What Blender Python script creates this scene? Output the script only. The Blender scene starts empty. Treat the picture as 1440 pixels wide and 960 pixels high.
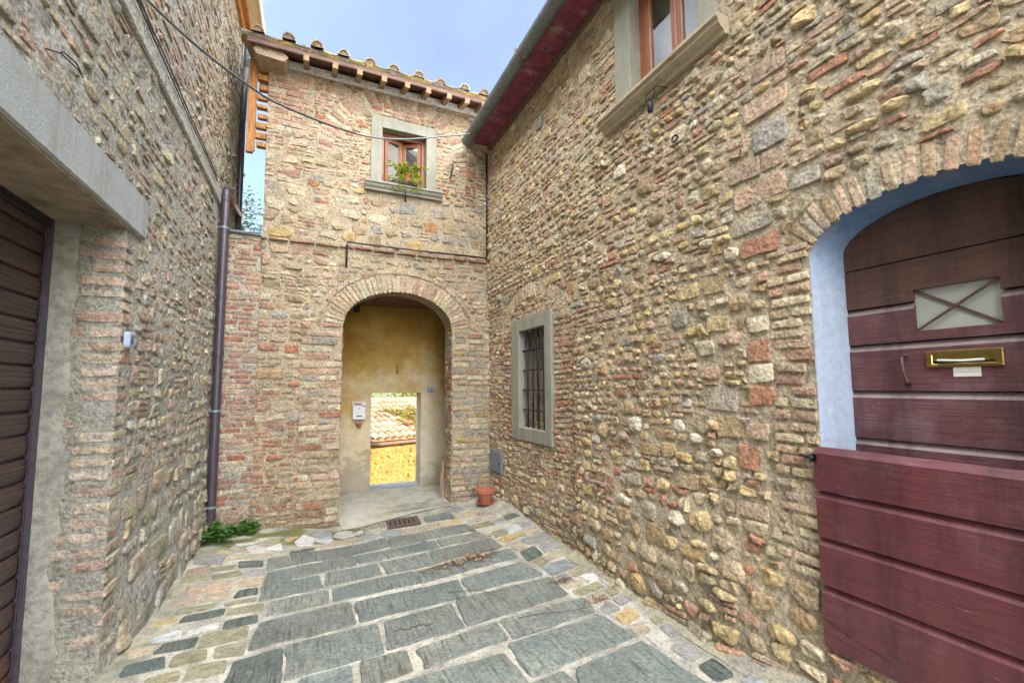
import bpy, math, random
from mathutils import Vector, noise as mn, Matrix
PI = math.pi
RND = random.Random(7)
SC = bpy.context.scene
COL = SC.collection
ORG = {}          # world origin of every object that can be a parent

# ------------------------------------------------------------------ helpers
def sm(a, b, x):
    t = max(0.0, min(1.0, (x - a) / (b - a)))
    return t * t * (3 - 2 * t)

def nz(x, y, z=0.0):
    return mn.noise(Vector((x, y, z)))

def tag(o, label=None, cat=None, group=None, kind=None):
    if label: o['label'] = label
    if cat: o['category'] = cat
    if group: o['group'] = group
    if kind: o['kind'] = kind
    return o

def empty(name, loc, label, cat, group=None):
    o = bpy.data.objects.new(name, None)
    COL.objects.link(o)
    o.location = loc
    ORG[o.name] = Vector(loc)
    o.empty_display_size = 0.1
    return tag(o, label, cat, group)

class MB:
    """collects shapes in world coordinates; build() links them as ONE mesh object"""
    def __init__(self):
        self.v = []; self.f = []; self.m = []; self.c = []
    def add(self, vs, fs, mi=0, col=(1, 1, 1)):
        b = len(self.v)
        self.v.extend(vs)
        self.f.extend([tuple(i + b for i in f) for f in fs])
        self.m.extend([mi] * len(fs))
        if isinstance(col, list): self.c.extend(col)
        else: self.c.extend([col] * len(vs))
    def box(self, x0, x1, y0, y1, z0, z1, mi=0, col=(1, 1, 1), bev=0.0):
        if bev <= 0:
            vs = [(x, y, z) for z in (z0, z1) for y in (y0, y1) for x in (x0, x1)]
            fs = [(0, 2, 3, 1), (4, 5, 7, 6), (0, 1, 5, 4), (2, 6, 7, 3), (0, 4, 6, 2), (1, 3, 7, 5)]
            self.add(vs, fs, mi, col)
        else:
            b = min(bev, (x1-x0)*.45, (y1-y0)*.45, (z1-z0)*.45)
            X = (x0, x1); Y = (y0, y1); Z = (z0, z1)
            vs = []; idx = {}
            for i in (0, 1):
                for j in (0, 1):
                    for k in (0, 1):
                        sx = b if i == 0 else -b; sy = b if j == 0 else -b; sz = b if k == 0 else -b
                        for a, p in (('x', (X[i], Y[j]+sy, Z[k]+sz)), ('y', (X[i]+sx, Y[j], Z[k]+sz)), ('z', (X[i]+sx, Y[j]+sy, Z[k]))):
                            idx[(i, j, k, a)] = len(vs); vs.append(p)
            fs = []
            I = lambda i, j, k, a: idx[(i, j, k, a)]
            for s in (0, 1):
                q = [(0, 0), (1, 0), (1, 1), (0, 1)]
                if s == 0: q = q[::-1]
                fs.append(tuple(I(s, a, c, 'x') for a, c in q))
                fs.append(tuple(I(a, s, c, 'y') for c, a in q))
                fs.append(tuple(I(a, c, s, 'z') for a, c in q))
            for j in (0, 1):
                for k in (0, 1):
                    fs.append((I(0, j, k, 'y'), I(1, j, k, 'y'), I(1, j, k, 'z'), I(0, j, k, 'z')))
                    fs.append((I(j, 0, k, 'x'), I(j, 1, k, 'x'), I(j, 1, k, 'z'), I(j, 0, k, 'z')))
                    fs.append((I(j, k, 0, 'x'), I(j, k, 1, 'x'), I(j, k, 1, 'y'), I(j, k, 0, 'y')))
            for i in (0, 1):
                for j in (0, 1):
                    for k in (0, 1):
                        fs.append((I(i, j, k, 'x'), I(i, j, k, 'y'), I(i, j, k, 'z')))
            self.add(vs, fs, mi, col)
    def obox(self, c, ax, ay, az, mi=0, col=(1, 1, 1)):
        """box from centre and three half-axis vectors"""
        c = Vector(c); ax = Vector(ax); ay = Vector(ay); az = Vector(az)
        vs = [tuple(c + ax*i + ay*j + az*k) for k in (-1, 1) for j in (-1, 1) for i in (-1, 1)]
        self.add(vs, [(0, 2, 3, 1), (4, 5, 7, 6), (0, 1, 5, 4), (2, 6, 7, 3), (0, 4, 6, 2), (1, 3, 7, 5)], mi, col)
    def tube(self, pts, r, n=10, mi=0, col=(1, 1, 1), cap=True):
        P = [Vector(p) for p in pts]
        rr = r if isinstance(r, (list, tuple)) else [r] * len(P)
        vs = []; fs = []
        up = None
        for i, p in enumerate(P):
            d = (P[min(i+1, len(P)-1)] - P[max(i-1, 0)]).normalized()
            if up is None:
                up = Vector((0, 0, 1)) if abs(d.z) < .9 else Vector((1, 0, 0))
            s = d.cross(up)
            if s.length < 1e-5: s = d.cross(Vector((.3, 1, .2)))
            s.normalize(); up = s.cross(d).normalized()
            for k in range(n):
                a = 2*PI*k/n
                vs.append(tuple(p + s*(math.cos(a)*rr[i]) + up*(math.sin(a)*rr[i])))
        for i in range(len(P)-1):
            for k in range(n):
                a = i*n+k; b = i*n+(k+1) % n
                fs.append((a, b, b+n, a+n))
        if cap:
            fs.append(tuple(range(n-1, -1, -1))); fs.append(tuple(range((len(P)-1)*n, len(P)*n)))
        self.add(vs, fs, mi, col)
    def lathe(self, c, prof, n=28, mi=0, col=(1, 1, 1)):
        """prof: list of (radius, z)"""
        vs = []; fs = []
        for r, z in prof:
            for k in range(n):
                a = 2*PI*k/n
                vs.append((c[0]+r*math.cos(a), c[1]+r*math.sin(a), c[2]+z))
        for i in range(len(prof)-1):
            for k in range(n):
                a = i*n+k; b = i*n+(k+1) % n
                fs.append((a, b, b+n, a+n))
        self.add(vs, fs, mi, col)
    def prism(self, poly, fn0, fn1, mi=0, col=(1, 1, 1)):
        """poly of (a,b); fn0/fn1 map it to the two end outlines"""
        n = len(poly)
        vs = [tuple(fn0(*p)) for p in poly] + [tuple(fn1(*p)) for p in poly]
        fs = [tuple(range(n-1, -1, -1)), tuple(range(n, 2*n))] + [(i, (i+1) % n, n+(i+1) % n, n+i) for i in range(n)]
        self.add(vs, fs, mi, col)
    def build(self, name, mats, parent=None, smooth=False, origin=None, auto=None):
        me = bpy.data.meshes.new(name)
        if parent is not None: o0 = ORG[parent.name]
        elif origin is not None: o0 = Vector(origin)
        else:
            xs = [p[0] for p in self.v]; ys = [p[1] for p in self.v]; zs = [p[2] for p in self.v]
            o0 = Vector(((min(xs)+max(xs))/2, (min(ys)+max(ys))/2, min(zs)))
        ox, oy, oz = o0
        me.from_pydata([(p[0]-ox, p[1]-oy, p[2]-oz) for p in self.v], [], self.f)
        if not isinstance(mats, (list, tuple)): mats = [mats]
        for m in mats: me.materials.append(m)
        me.polygons.foreach_set('material_index', self.m)
        if smooth: me.polygons.foreach_set('use_smooth', [True]*len(self.f))
        at = me.color_attributes.new('col', 'FLOAT_COLOR', 'POINT')
        flat = []
        for c in self.c: flat.extend((c[0], c[1], c[2], c[3] if len(c) > 3 else 1.0))
        at.data.foreach_set('color', flat)
        me.validate()
        if smooth and auto is not None:
            try: me.set_sharp_from_angle(angle=math.radians(auto))
            except Exception: pass
        o = bpy.data.objects.new(name, me)
        COL.objects.link(o)
        if parent is not None:
            o.parent = parent
        else:
            o.location = o0
        ORG[o.name] = o0
        return o

def copy_tree(o, loc, parent=None):
    c = o.copy(); COL.objects.link(c); c.parent = parent
    if parent is None: c.location = loc
    for ch in o.children: copy_tree(ch, None, c)
    return c

# ------------------------------------------------------------------ materials
def mat(name):
    m = bpy.data.materials.new(name); m.use_nodes = True
    nt = m.node_tree; b = nt.nodes['Principled BSDF']
    return m, nt, b
def N(nt, t, **kw):
    n = nt.nodes.new(t)
    for k, v in kw.items():
        if k in n.inputs: n.inputs[k].default_value = v
        else: setattr(n, k, v)
    return n
def noise_tex(nt, scale, detail=4, rough=.6, vec=None):
    n = N(nt, 'ShaderNodeTexNoise'); n.inputs['Scale'].default_value = scale
    n.inputs['Detail'].default_value = detail; n.inputs['Roughness'].default_value = rough
    if vec is not None: nt.links.new(vec, n.inputs['Vector'])
    return n
def ramp(nt, fac, stops):
    r = N(nt, 'ShaderNodeValToRGB'); e = r.color_ramp.elements
    while len(e) < len(stops): e.new(.5)
    for i, (p, c) in enumerate(stops):
        e[i].position = p; e[i].color = (c[0], c[1], c[2], 1) if not isinstance(c, (int, float)) else (c, c, c, 1)
    nt.links.new(fac, r.inputs[0]); return r
def mix(nt, kind, fac, a, b):
    n = N(nt, 'ShaderNodeMix', data_type='RGBA', blend_type=kind)
    for s, v in ((0, fac), (6, a), (7, b)):
        if isinstance(v, (int, float)): n.inputs[s].default_value = v
        elif isinstance(v, tuple): n.inputs[s].default_value = (v[0], v[1], v[2], 1)
        else: nt.links.new(v, n.inputs[s])
    return n.outputs[2]
def bump(nt, b, h, strength=.4, dist=.01):
    n = N(nt, 'ShaderNodeBump'); n.inputs['Strength'].default_value = strength; n.inputs['Distance'].default_value = dist
    nt.links.new(h, n.inputs['Height']); nt.links.new(n.outputs[0], b.inputs['Normal'])
    return n
def objco(nt, scale=None, rot=None):
    t = N(nt, 'ShaderNodeTexCoord')
    if scale is None and rot is None: return t.outputs['Object']
    mp = N(nt, 'ShaderNodeMapping')
    if scale: mp.inputs['Scale'].default_value = scale
    if rot: mp.inputs['Rotation'].default_value = rot
    nt.links.new(t.outputs['Object'], mp.inputs['Vector']); return mp.outputs[0]
def math_n(nt, op, a, b=None):
    n = N(nt, 'ShaderNodeMath', operation=op)
    for i, v in enumerate((a, b)):
        if v is None: continue
        if isinstance(v, (int, float)): n.inputs[i].default_value = v
        else: nt.links.new(v, n.inputs[i])
    return n.outputs[0]

def masonry_mat(name, rough=.9, fine=70, bstr=.55, contrast=.55, stain=.0):
    m, nt, b = mat(name); co = objco(nt)
    at = N(nt, 'ShaderNodeAttribute', attribute_name='col')
    n1 = noise_tex(nt, fine*.35, 6, .7, co); n2 = noise_tex(nt, fine, 5, .75, co); n3 = noise_tex(nt, 3.0, 4, .6, co)
    r1 = ramp(nt, n1.outputs['Fac'], [(.28, 1-contrast), (.5, 1.0), (.75, 1+contrast*.45)])
    c = mix(nt, 'MULTIPLY', 1.0, at.outputs['Color'], r1.outputs[0])
    r2 = ramp(nt, n2.outputs['Fac'], [(.32, .52), (.5, 1.0), (.68, 1.32)])
    c = mix(nt, 'MULTIPLY', .85, c, r2.outputs[0])
    # lime wash / lichen specks
    v = N(nt, 'ShaderNodeTexVoronoi'); v.inputs['Scale'].default_value = 38; nt.links.new(co, v.inputs['Vector'])
    sp = noise_tex(nt, 22, 5, .8, co)
    rs = ramp(nt, sp.outputs['Fac'], [(.58, 0.0), (.7, .5)])
    c = mix(nt, 'MIX', rs.outputs[0], c, (.50, .44, .33))
    # dark pits
    rp = ramp(nt, v.outputs['Distance'], [(.02, .45), (.16, 1.0)])
    c = mix(nt, 'MULTIPLY', .35, c, rp.outputs[0])
    # broad tone shifts (weathering)
    r3 = ramp(nt, n3.outputs['Fac'], [(.3, (.84, .84, .82)), (.55, (1.0, 1.0, 1.0)), (.75, (1.08, 1.04, .96))])
    c = mix(nt, 'MULTIPLY', .9, c, r3.outputs[0])
    # mineral patches inside each stone
    n6 = noise_tex(nt, 13, 4, .65, co)
    r6 = ramp(nt, n6.outputs['Fac'], [(.30, (.62, .60, .58)), (.45, (1.0, 1.0, 1.0)), (.58, (1.0, .98, .93)), (.70, (1.28, 1.24, 1.14))])
    c = mix(nt, 'MULTIPLY', .75, c, r6.outputs[0])
    if stain:
        n4 = noise_tex(nt, 1.6, 5, .65, objco(nt, (1, 1, .55)))
        r4 = ramp(nt, n4.outputs['Fac'], [(.5, 0.0), (.68, stain)])
        c = mix(nt, 'MIX', r4.outputs[0], c, (.13, .115, .09))
    nt.links.new(c, b.inputs['Base Color']); b.inputs['Roughness'].default_value = rough
    b.inputs['Specular IOR Level'].default_value = .25
    h = math_n(nt, 'ADD', math_n(nt, 'MULTIPLY', n1.outputs['Fac'], .9), math_n(nt, 'MULTIPLY', n2.outputs['Fac'], .45))
    h = math_n(nt, 'ADD', h, math_n(nt, 'MULTIPLY', v.outputs['Distance'], .55))
    bump(nt, b, h, bstr, .020)
    return m

M_STONE = masonry_mat('stone_masonry', contrast=.55, bstr=1.0)
M_LEFT = masonry_mat('grey_rendered_masonry', contrast=.55, bstr=.9)
M_BACK = masonry_mat('weathered_masonry', contrast=.5, stain=.10, bstr=.7)
M_PAVE = masonry_mat('paving_stone', rough=.8, fine=60, bstr=.35, contrast=.4)

def slab_mat():
    m, nt, b = mat('tooled_grey_slab'); co = objco(nt)
    at = N(nt, 'ShaderNodeAttribute', attribute_name='col')
    cr = objco(nt, (1, 1, 1), (0, 0, math.radians(-8)))
    # chisel grooves running up the court, broken up by noise
    sx = objco(nt, (58, 3.6, 3), (0, 0, math.radians(-8)))
    g = noise_tex(nt, 1.0, 3, .55, sx)
    gg = ramp(nt, g.outputs['Fac'], [(.36, 0.0), (.5, 1.0)])
    n1 = noise_tex(nt, 3.2, 5, .65, co); n2 = noise_tex(nt, 45, 5, .75, co)
    wear = ramp(nt, n1.outputs['Fac'], [(.38, .15), (.62, 1.0)])
    gd = mix(nt, 'MIX', wear.outputs[0], (1, 1, 1), gg.outputs[0])
    c = mix(nt, 'MULTIPLY', .62, at.outputs['Color'], gd)
    r2 = ramp(nt, n2.outputs['Fac'], [(.32, .38), (.5, 1.0), (.70, 1.6)])
    c = mix(nt, 'MULTIPLY', .9, c, r2.outputs[0])
    r3 = ramp(nt, n1.outputs['Fac'], [(.3, (.66, .72, .74)), (.6, (1.08, 1.06, .98))])
    c = mix(nt, 'MULTIPLY', .9, c, r3.outputs[0])
    n4 = noise_tex(nt, 7, 6, .75, co)
    r4 = ramp(nt, n4.outputs['Fac'], [(.6, 0.0), (.74, .5)])
    c = mix(nt, 'MIX', r4.outputs[0], c, (.34, .36, .32))
    n8 = noise_tex(nt, 2.1, 6, .72, co)
    r8_ = ramp(nt, n8.outputs['Fac'], [(.54, 0.0), (.68, .5)])
    c = mix(nt, 'MIX', r8_.outputs[0], c, (.105, .10, .075))
    nt.links.new(c, b.inputs['Base Color']); b.inputs['Roughness'].default_value = .62
    b.inputs['Specular IOR Level'].default_value = .4
    h = math_n(nt, 'ADD', math_n(nt, 'MULTIPLY', gg.outputs[0], .6), math_n(nt, 'MULTIPLY', n2.outputs['Fac'], .5))
    bump(nt, b, h, .5, .006)
    return m
M_SLAB = slab_mat()

def plain(name, col, rough=.6, nscale=20, var=.25, metal=0.0, bstr=.15, stretch=None, spec=.5, dirt=None, streak=None):
    m, nt, b = mat(name); co = objco(nt, stretch)
    n = noise_tex(nt, nscale, 5, .65, co)
    r = ramp(nt, n.outputs['Fac'], [(.3, 1-var), (.5, 1.0), (.7, 1+var*.6)])
    c = mix(nt, 'MULTIPLY', 1.0, col, r.outputs[0])
    if dirt:
        n5 = noise_tex(nt, dirt[0], 6, .75, objco(nt))
        r5 = ramp(nt, n5.outputs['Fac'], [(dirt[1], 0.0), (dirt[1]+.16, dirt[3])])
        c = mix(nt, 'MIX', r5.outputs[0], c, dirt[2])
    if streak:
        n7 = noise_tex(nt, 1.0, 5, .7, objco(nt, streak[0]))
        r7 = ramp(nt, n7.outputs['Fac'], [(.46, 0.0), (.68, streak[2])])
        c = mix(nt, 'MIX', r7.outputs[0], c, streak[1])
    nt.links.new(c, b.inputs['Base Color'])
    b.inputs['Roughness'].default_value = rough; b.inputs['Metallic'].default_value = metal
    b.inputs['Specular IOR Level'].default_value = spec
    bump(nt, b, n.outputs['Fac'], bstr, .01)
    return m

M_CONC = plain('concrete_render', (.29, .315, .31), .85, 90, .22, bstr=.35, dirt=(5, .5, (.23, .235, .215), .6), streak=((9, 9, 1.1), (.15, .15, .13), .6))
M_SOFFIT = plain('stained_concrete', (.27, .21, .14), .9, 9, .4, bstr=.4, dirt=(3, .5, (.10, .075, .05), .8))
M_SERENA = plain('grey_sandstone_trim', (.25, .245, .19), .8, 60, .22, bstr=.3, dirt=(4, .5, (.17, .16, .12), .55), streak=((10, 10, 1.2), (.13, .12, .09), .5))
M_SILL = plain('moulded_sandstone', (.34, .28, .19), .8, 50, .25, bstr=.3, dirt=(6, .5, (.18, .14, .09), .6))
M_WOOD = plain('varnished_chestnut', (.235, .082, .030), .4, 5, .5, bstr=.12, stretch=(9, 9, 1))
M_RAFT = plain('rafter_timber', (.34, .22, .13), .8, 6, .45, bstr=.3, stretch=(7, 2, 7))
M_ORANGE = plain('larch_boards', (.33, .15, .038), .75, 6, .6, bstr=.2, stretch=(6, 6, 1))
M_EAVE = plain('weathered_eave_board', (.13, .075, .055), .85, 7, .5, bstr=.4, stretch=(1, 8, 8), dirt=(8, .6, (.26, .19, .06), .6))
M_SOFMAR = plain('maroon_painted_soffit', (.175, .028, .058), .7, 9, .4, bstr=.3, dirt=(5, .53, (.34, .27, .21), .85))
M_GUTTER = plain('zinc_gutter', (.13, .148, .155), .45, 25, .4, .35, .1, dirt=(14, .54, (.24, .25, .245), .6))
M_PIPE = plain('brown_enamel_pipe', (.046, .036, .048), .38, 30, .35, .0, .08, dirt=(11, .58, (.11, .10, .105), .45))
M_COPPER = plain('copper_pipe', (.50, .23, .12), .35, 20, .3, .6, .05)
M_BLACK = plain('black_iron', (.022, .022, .028), .55, 50, .4, .4, .3)
M_CABLE = plain('rubber_cable', (.05, .055, .06), .6, 30, .2)
M_CABLEG = plain('pale_cable', (.17, .18, .185), .6, 30, .2)
M_BRASS = plain('brass', (.62, .47, .16), .32, 30, .2, 1.0, .04, dirt=(20, .55, (.32, .23, .09), .5))
M_TERRA = plain('terracotta', (.36, .115, .062), .75, 14, .25, bstr=.12, dirt=(9, .58, (.42, .26, .19), .5))
M_SOIL = plain('potting_soil', (.035, .025, .018), .95, 60, .5, bstr=.8)
M_WHITE = plain('white_enamel', (.62, .64, .66), .35, 12, .1, dirt=(18, .62, (.40, .40, .40), .5))
M_PLAQ = plain('grey_blue_enamel', (.30, .345, .44), .35, 12, .15)
M_PAPER = plain('paper', (.66, .66, .60), .8, 30, .08)
M_BLUEPL = plain('pale_blue_plaster', (.26, .32, .43), .85, 9, .22, bstr=.5, dirt=(4, .52, (.33, .37, .40), .7), streak=((7, 7, .9), (.20, .22, .25), .5))
M_BLUEPAINT = plain('blue_painted_render', (.060, .125, .25), .8, 12, .25, bstr=.25, dirt=(7, .56, (.17, .26, .38), .7), streak=((14, 5, 2), (.05, .09, .16), .5))
M_HATCH = plain('grey_metal_hatch', (.17, .20, .23), .5, 15, .25, .2, .08)
M_GRATE = plain('rusty_cast_iron', (.12, .080, .066), .7, 40, .4, .3, .4)
M_CURT = plain('tan_blind', (.50, .40, .27), .8, 8, .2, stretch=(8, 8, .5))
M_CREAM = plain('cream_eave_paint', (.52, .47, .38), .7, 8, .12)
M_REDLBL = plain('red_sticker', (.45, .04, .05), .5, 30, .1)
M_INK = plain('dark_blue_ink', (.02, .03, .08), .6, 30, .1)
M_TILE = masonry_mat('clay_roof_tile', rough=.85, fine=60, bstr=.4, contrast=.5)
M_BOARD = plain('dark_ceiling_boards', (.15, .075, .035), .8, 7, .45, bstr=.3, stretch=(8, 1, 8))
M_CEMENT = plain('worn_cement_floor', (.42, .40, .33), .8, 6, .25, bstr=.25, dirt=(2.2, .48, (.27, .24, .10), .75))
M_DRY = plain('dry_leaves', (.26, .13, .06), .8, 25, .5, bstr=.3)
M_TWIG = plain('dry_twig', (.085, .055, .042), .9, 25, .3)
M_BARK = plain('bark', (.11, .085, .06), .95, 14, .4, bstr=.9)

def leaf_mat(name, a, b_, trans=.35):
    m, nt, b = mat(name)
    at = N(nt, 'ShaderNodeAttribute', attribute_name='col')
    n = noise_tex(nt, 6, 3, .6, objco(nt))
    c = mix(nt, 'MIX', n.outputs['Fac'], a, b_)
    c = mix(nt, 'MULTIPLY', 1.0, c, at.outputs['Color'])
    nt.links.new(c, b.inputs['Base Color']); b.inputs['Roughness'].default_value = .5
    tr = N(nt, 'ShaderNodeBsdfTranslucent'); nt.links.new(c, tr.inputs['Color'])
    ms = N(nt, 'ShaderNodeMixShader'); ms.inputs[0].default_value = trans
    nt.links.new(b.outputs[0], ms.inputs[1]); nt.links.new(tr.outputs[0], ms.inputs[2])
    nt.links.new(ms.outputs[0], nt.nodes['Material Output'].inputs['Surface'])
    return m
M_WEED = leaf_mat('weed_leaf', (.05, .14, .025), (.09, .22, .04))
M_POTLEAF = leaf_mat('pot_plant_leaf', (.28, .36, .03), (.40, .42, .06))
M_TREELEAF = leaf_mat('sunny_leaf', (.30, .25, .03), (.20, .22, .04), .5)
M_CYPLEAF = leaf_mat('grey_green_leaf', (.05, .085, .05), (.08, .12, .06))

def reveal_mat():
    m, nt, b = mat('worn_blue_limewash')
    t = N(nt, 'ShaderNodeTexCoord'); sep = N(nt, 'ShaderNodeSeparateXYZ'); nt.links.new(t.outputs['Object'], sep.inputs[0])
    n = noise_tex(nt, 6, 6, .7, t.outputs['Object']); n2 = noise_tex(nt, 30, 5, .75, t.outputs['Object'])
    k = math_n(nt, 'ADD', sep.outputs['Z'], math_n(nt, 'MULTIPLY', n.outputs['Fac'], .45))
    r = ramp(nt, math_n(nt, 'SUBTRACT', k, 1.9), [(.42, (.26, .305, .39)), (.60, (.18, .24, .35)), (.78, (.085, .15, .26))])  # deeper blue with height: the arch's shade painted into the limewash
    d = ramp(nt, n2.outputs['Fac'], [(.3, .78), (.5, 1.0), (.72, 1.18)])
    c = mix(nt, 'MULTIPLY', .8, r.outputs[0], d.outputs[0])
    n3 = noise_tex(nt, 1.0, 5, .7, objco(nt, (8, 8, 1.0)))
    s = ramp(nt, n3.outputs['Fac'], [(.5, 0.0), (.7, .5)])
    c = mix(nt, 'MIX', s.outputs[0], c, (.20, .215, .225))
    ch = ramp(nt, n.outputs['Fac'], [(.66, 0.0), (.69, .7)])
    c = mix(nt, 'MIX', ch.outputs[0], c, (.33, .31, .26))
    nt.links.new(c, b.inputs['Base Color']); b.inputs['Roughness'].default_value = .85
    bump(nt, b, math_n(nt, 'ADD', n.outputs['Fac'], math_n(nt, 'MULTIPLY', n2.outputs['Fac'], .4)), .4, .015)
    return m
M_REVEAL = reveal_mat()

def glass(name, col, rough=.04, coat=1.0):
    m, nt, b = mat(name)
    n = noise_tex(nt, 1.2, 2, .5, objco(nt))
    r = ramp(nt, n.outputs['Fac'], [(.35, .75), (.65, 1.15)])
    nt.links.new(mix(nt, 'MULTIPLY', 1.0, col, r.outputs[0]), b.inputs['Base Color'])
    b.inputs['Roughness'].default_value = rough; b.inputs['Specular IOR Level'].default_value = .8
    b.inputs['Coat Weight'].default_value = coat; b.inputs['Coat Roughness'].default_value = .02
    bump(nt, b, n.outputs['Fac'], .03, .01)
    return m
def thin_glass(name, ior=1.6, tint=(.9, .93, .93)):
    m, nt, b = mat(name); nt.nodes.remove(b)
    n = noise_tex(nt, 1.4, 2, .5, objco(nt))
    bp = N(nt, 'ShaderNodeBump'); bp.inputs['Strength'].default_value = .03; bp.inputs['Distance'].default_value = .01; nt.links.new(n.outputs['Fac'], bp.inputs['Height'])
    fr = N(nt, 'ShaderNodeFresnel'); fr.inputs['IOR'].default_value = ior
    tr = N(nt, 'ShaderNodeBsdfTransparent'); tr.inputs['Color'].default_value = (*tint, 1)
    gl = N(nt, 'ShaderNodeBsdfGlossy'); gl.inputs['Roughness'].default_value = .02; nt.links.new(bp.outputs[0], gl.inputs['Normal'])
    ms = N(nt, 'ShaderNodeMixShader'); ge = N(nt, 'ShaderNodeNewGeometry'); k_ = math_n(nt, 'MULTIPLY', fr.outputs[0], math_n(nt, 'SUBTRACT', 1.0, ge.outputs['Backfacing'])); nt.links.new(k_, ms.inputs[0]); nt.links.new(tr.outputs[0], ms.inputs[1]); nt.links.new(gl.outputs[0], ms.inputs[2])
    nt.links.new(ms.outputs[0], nt.nodes['Material Output'].inputs['Surface']); return m
M_GLASSD = thin_glass('barred_window_glass', 1.5)
M_GLASSC = thin_glass('upper_window_glass', 2.1)
M_FROST = glass('frosted_glass', (.34, .36, .32), .35, .4)
# mirror-like pane: mostly reflection of the sky and the wall opposite
def mirror_glass():
    m, nt, b = mat('reflecting_window_glass')
    n = noise_tex(nt, 2.0, 2, .5, objco(nt))
    b.inputs['Base Color'].default_value = (.05, .055, .06, 1); b.inputs['Roughness'].default_value = .02
    b.inputs['IOR'].default_value = 2.0
    b.inputs['Coat Weight'].default_value = 1.0; b.inputs['Coat IOR'].default_value = 2.0
    b.inputs['Coat Roughness'].default_value = .01
    bump(nt, b, n.outputs['Fac'], .02, .01)
    return m
M_MIRROR = mirror_glass()

def shutter_mat():
    m, nt, b = mat('brown_roller_shutter')
    n = noise_tex(nt, 5, 4, .6, objco(nt, (1, .3, 9)))
    n2 = noise_tex(nt, 1.1, 4, .6, objco(nt))
    r = ramp(nt, n.outputs['Fac'], [(.3, (.030, .016, .015)), (.7, (.062, .034, .030))])
    r2 = ramp(nt, n2.outputs['Fac'], [(.56, 0.0), (.72, .7)])
    c = mix(nt, 'MIX', r2.outputs[0], r.outputs[0], (.17, .065, .025))
    nt.links.new(c, b.inputs['Base Color']); b.inputs['Roughness'].default_value = .38
    bump(nt, b, n.outputs['Fac'], .06, .01)
    return m
M_SHUT = shutter_mat()

def door_mat(name, base, worn, wear=.6, rough=.5):
    m, nt, b = mat(name)
    g = noise_tex(nt, 5, 6, .65, objco(nt, (8, .8, 14)))
    n = noise_tex(nt, 3.0, 6, .75, objco(nt, (1, 1, 1.0)))
    f = noise_tex(nt, 60, 4, .7, objco(nt, (1, .25, 1)))
    c0 = ramp(nt, g.outputs['Fac'], [(.25, tuple(x*.62 for x in base)), (.5, base), (.8, tuple(x*1.25 for x in base))])
    w = ramp(nt, n.outputs['Fac'], [(.5, 0.0), (.75, wear)])
    c = mix(nt, 'MIX', w.outputs[0], c0.outputs[0], worn)
    sc = ramp(nt, f.outputs['Fac'], [(.64, 0.0), (.78, .6)])
    c = mix(nt, 'MIX', sc.outputs[0], c, worn)
    # darker drips and dirt, a few fresh scuffs
    dn = noise_tex(nt, 1.0, 6, .7, objco(nt, (1, 7, 1.1)))
    dd = ramp(nt, dn.outputs['Fac'], [(.32, .45), (.5, 1.0), (.7, 1.22)])
    c = mix(nt, 'MULTIPLY', .85, c, dd.outputs[0])
    sn_ = noise_tex(nt, 1.0, 5, .8, objco(nt, (1, 5, 34)))
    ss = ramp(nt, sn_.outputs['Fac'], [(.66, 0.0), (.72, .75)])
    c = mix(nt, 'MIX', ss.outputs[0], c, tuple(min(1, x*1.5) for x in worn))
    rr = ramp(nt, n.outputs['Fac'], [(.3, max(.2, rough-.12)), (.7, min(1, rough+.3))])
    nt.links.new(rr.outputs[0], b.inputs['Roughness'])
    nt.links.new(c, b.inputs['Base Color']); bump(nt, b, math_n(nt, 'ADD', g.outputs['Fac'], math_n(nt, 'MULTIPLY', sn_.outputs['Fac'], .6)), .45, .010)
    return m
M_DOORLO = door_mat('maroon_half_door_paint', (.100, .025, .030), (.20, .105, .105), .55, .36)
M_DOORUP = door_mat('weathered_door_paint', (.090, .030, .034), (.19, .115, .125), .75, .6)
M_DOORTOP = door_mat('bare_dark_wood', (.075, .034, .024), (.12, .075, .055), .5, .7)
M_DOORBEV = door_mat('faded_bevel_paint', (.21, .155, .155), (.26, .22, .21), .5, .65)

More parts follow.
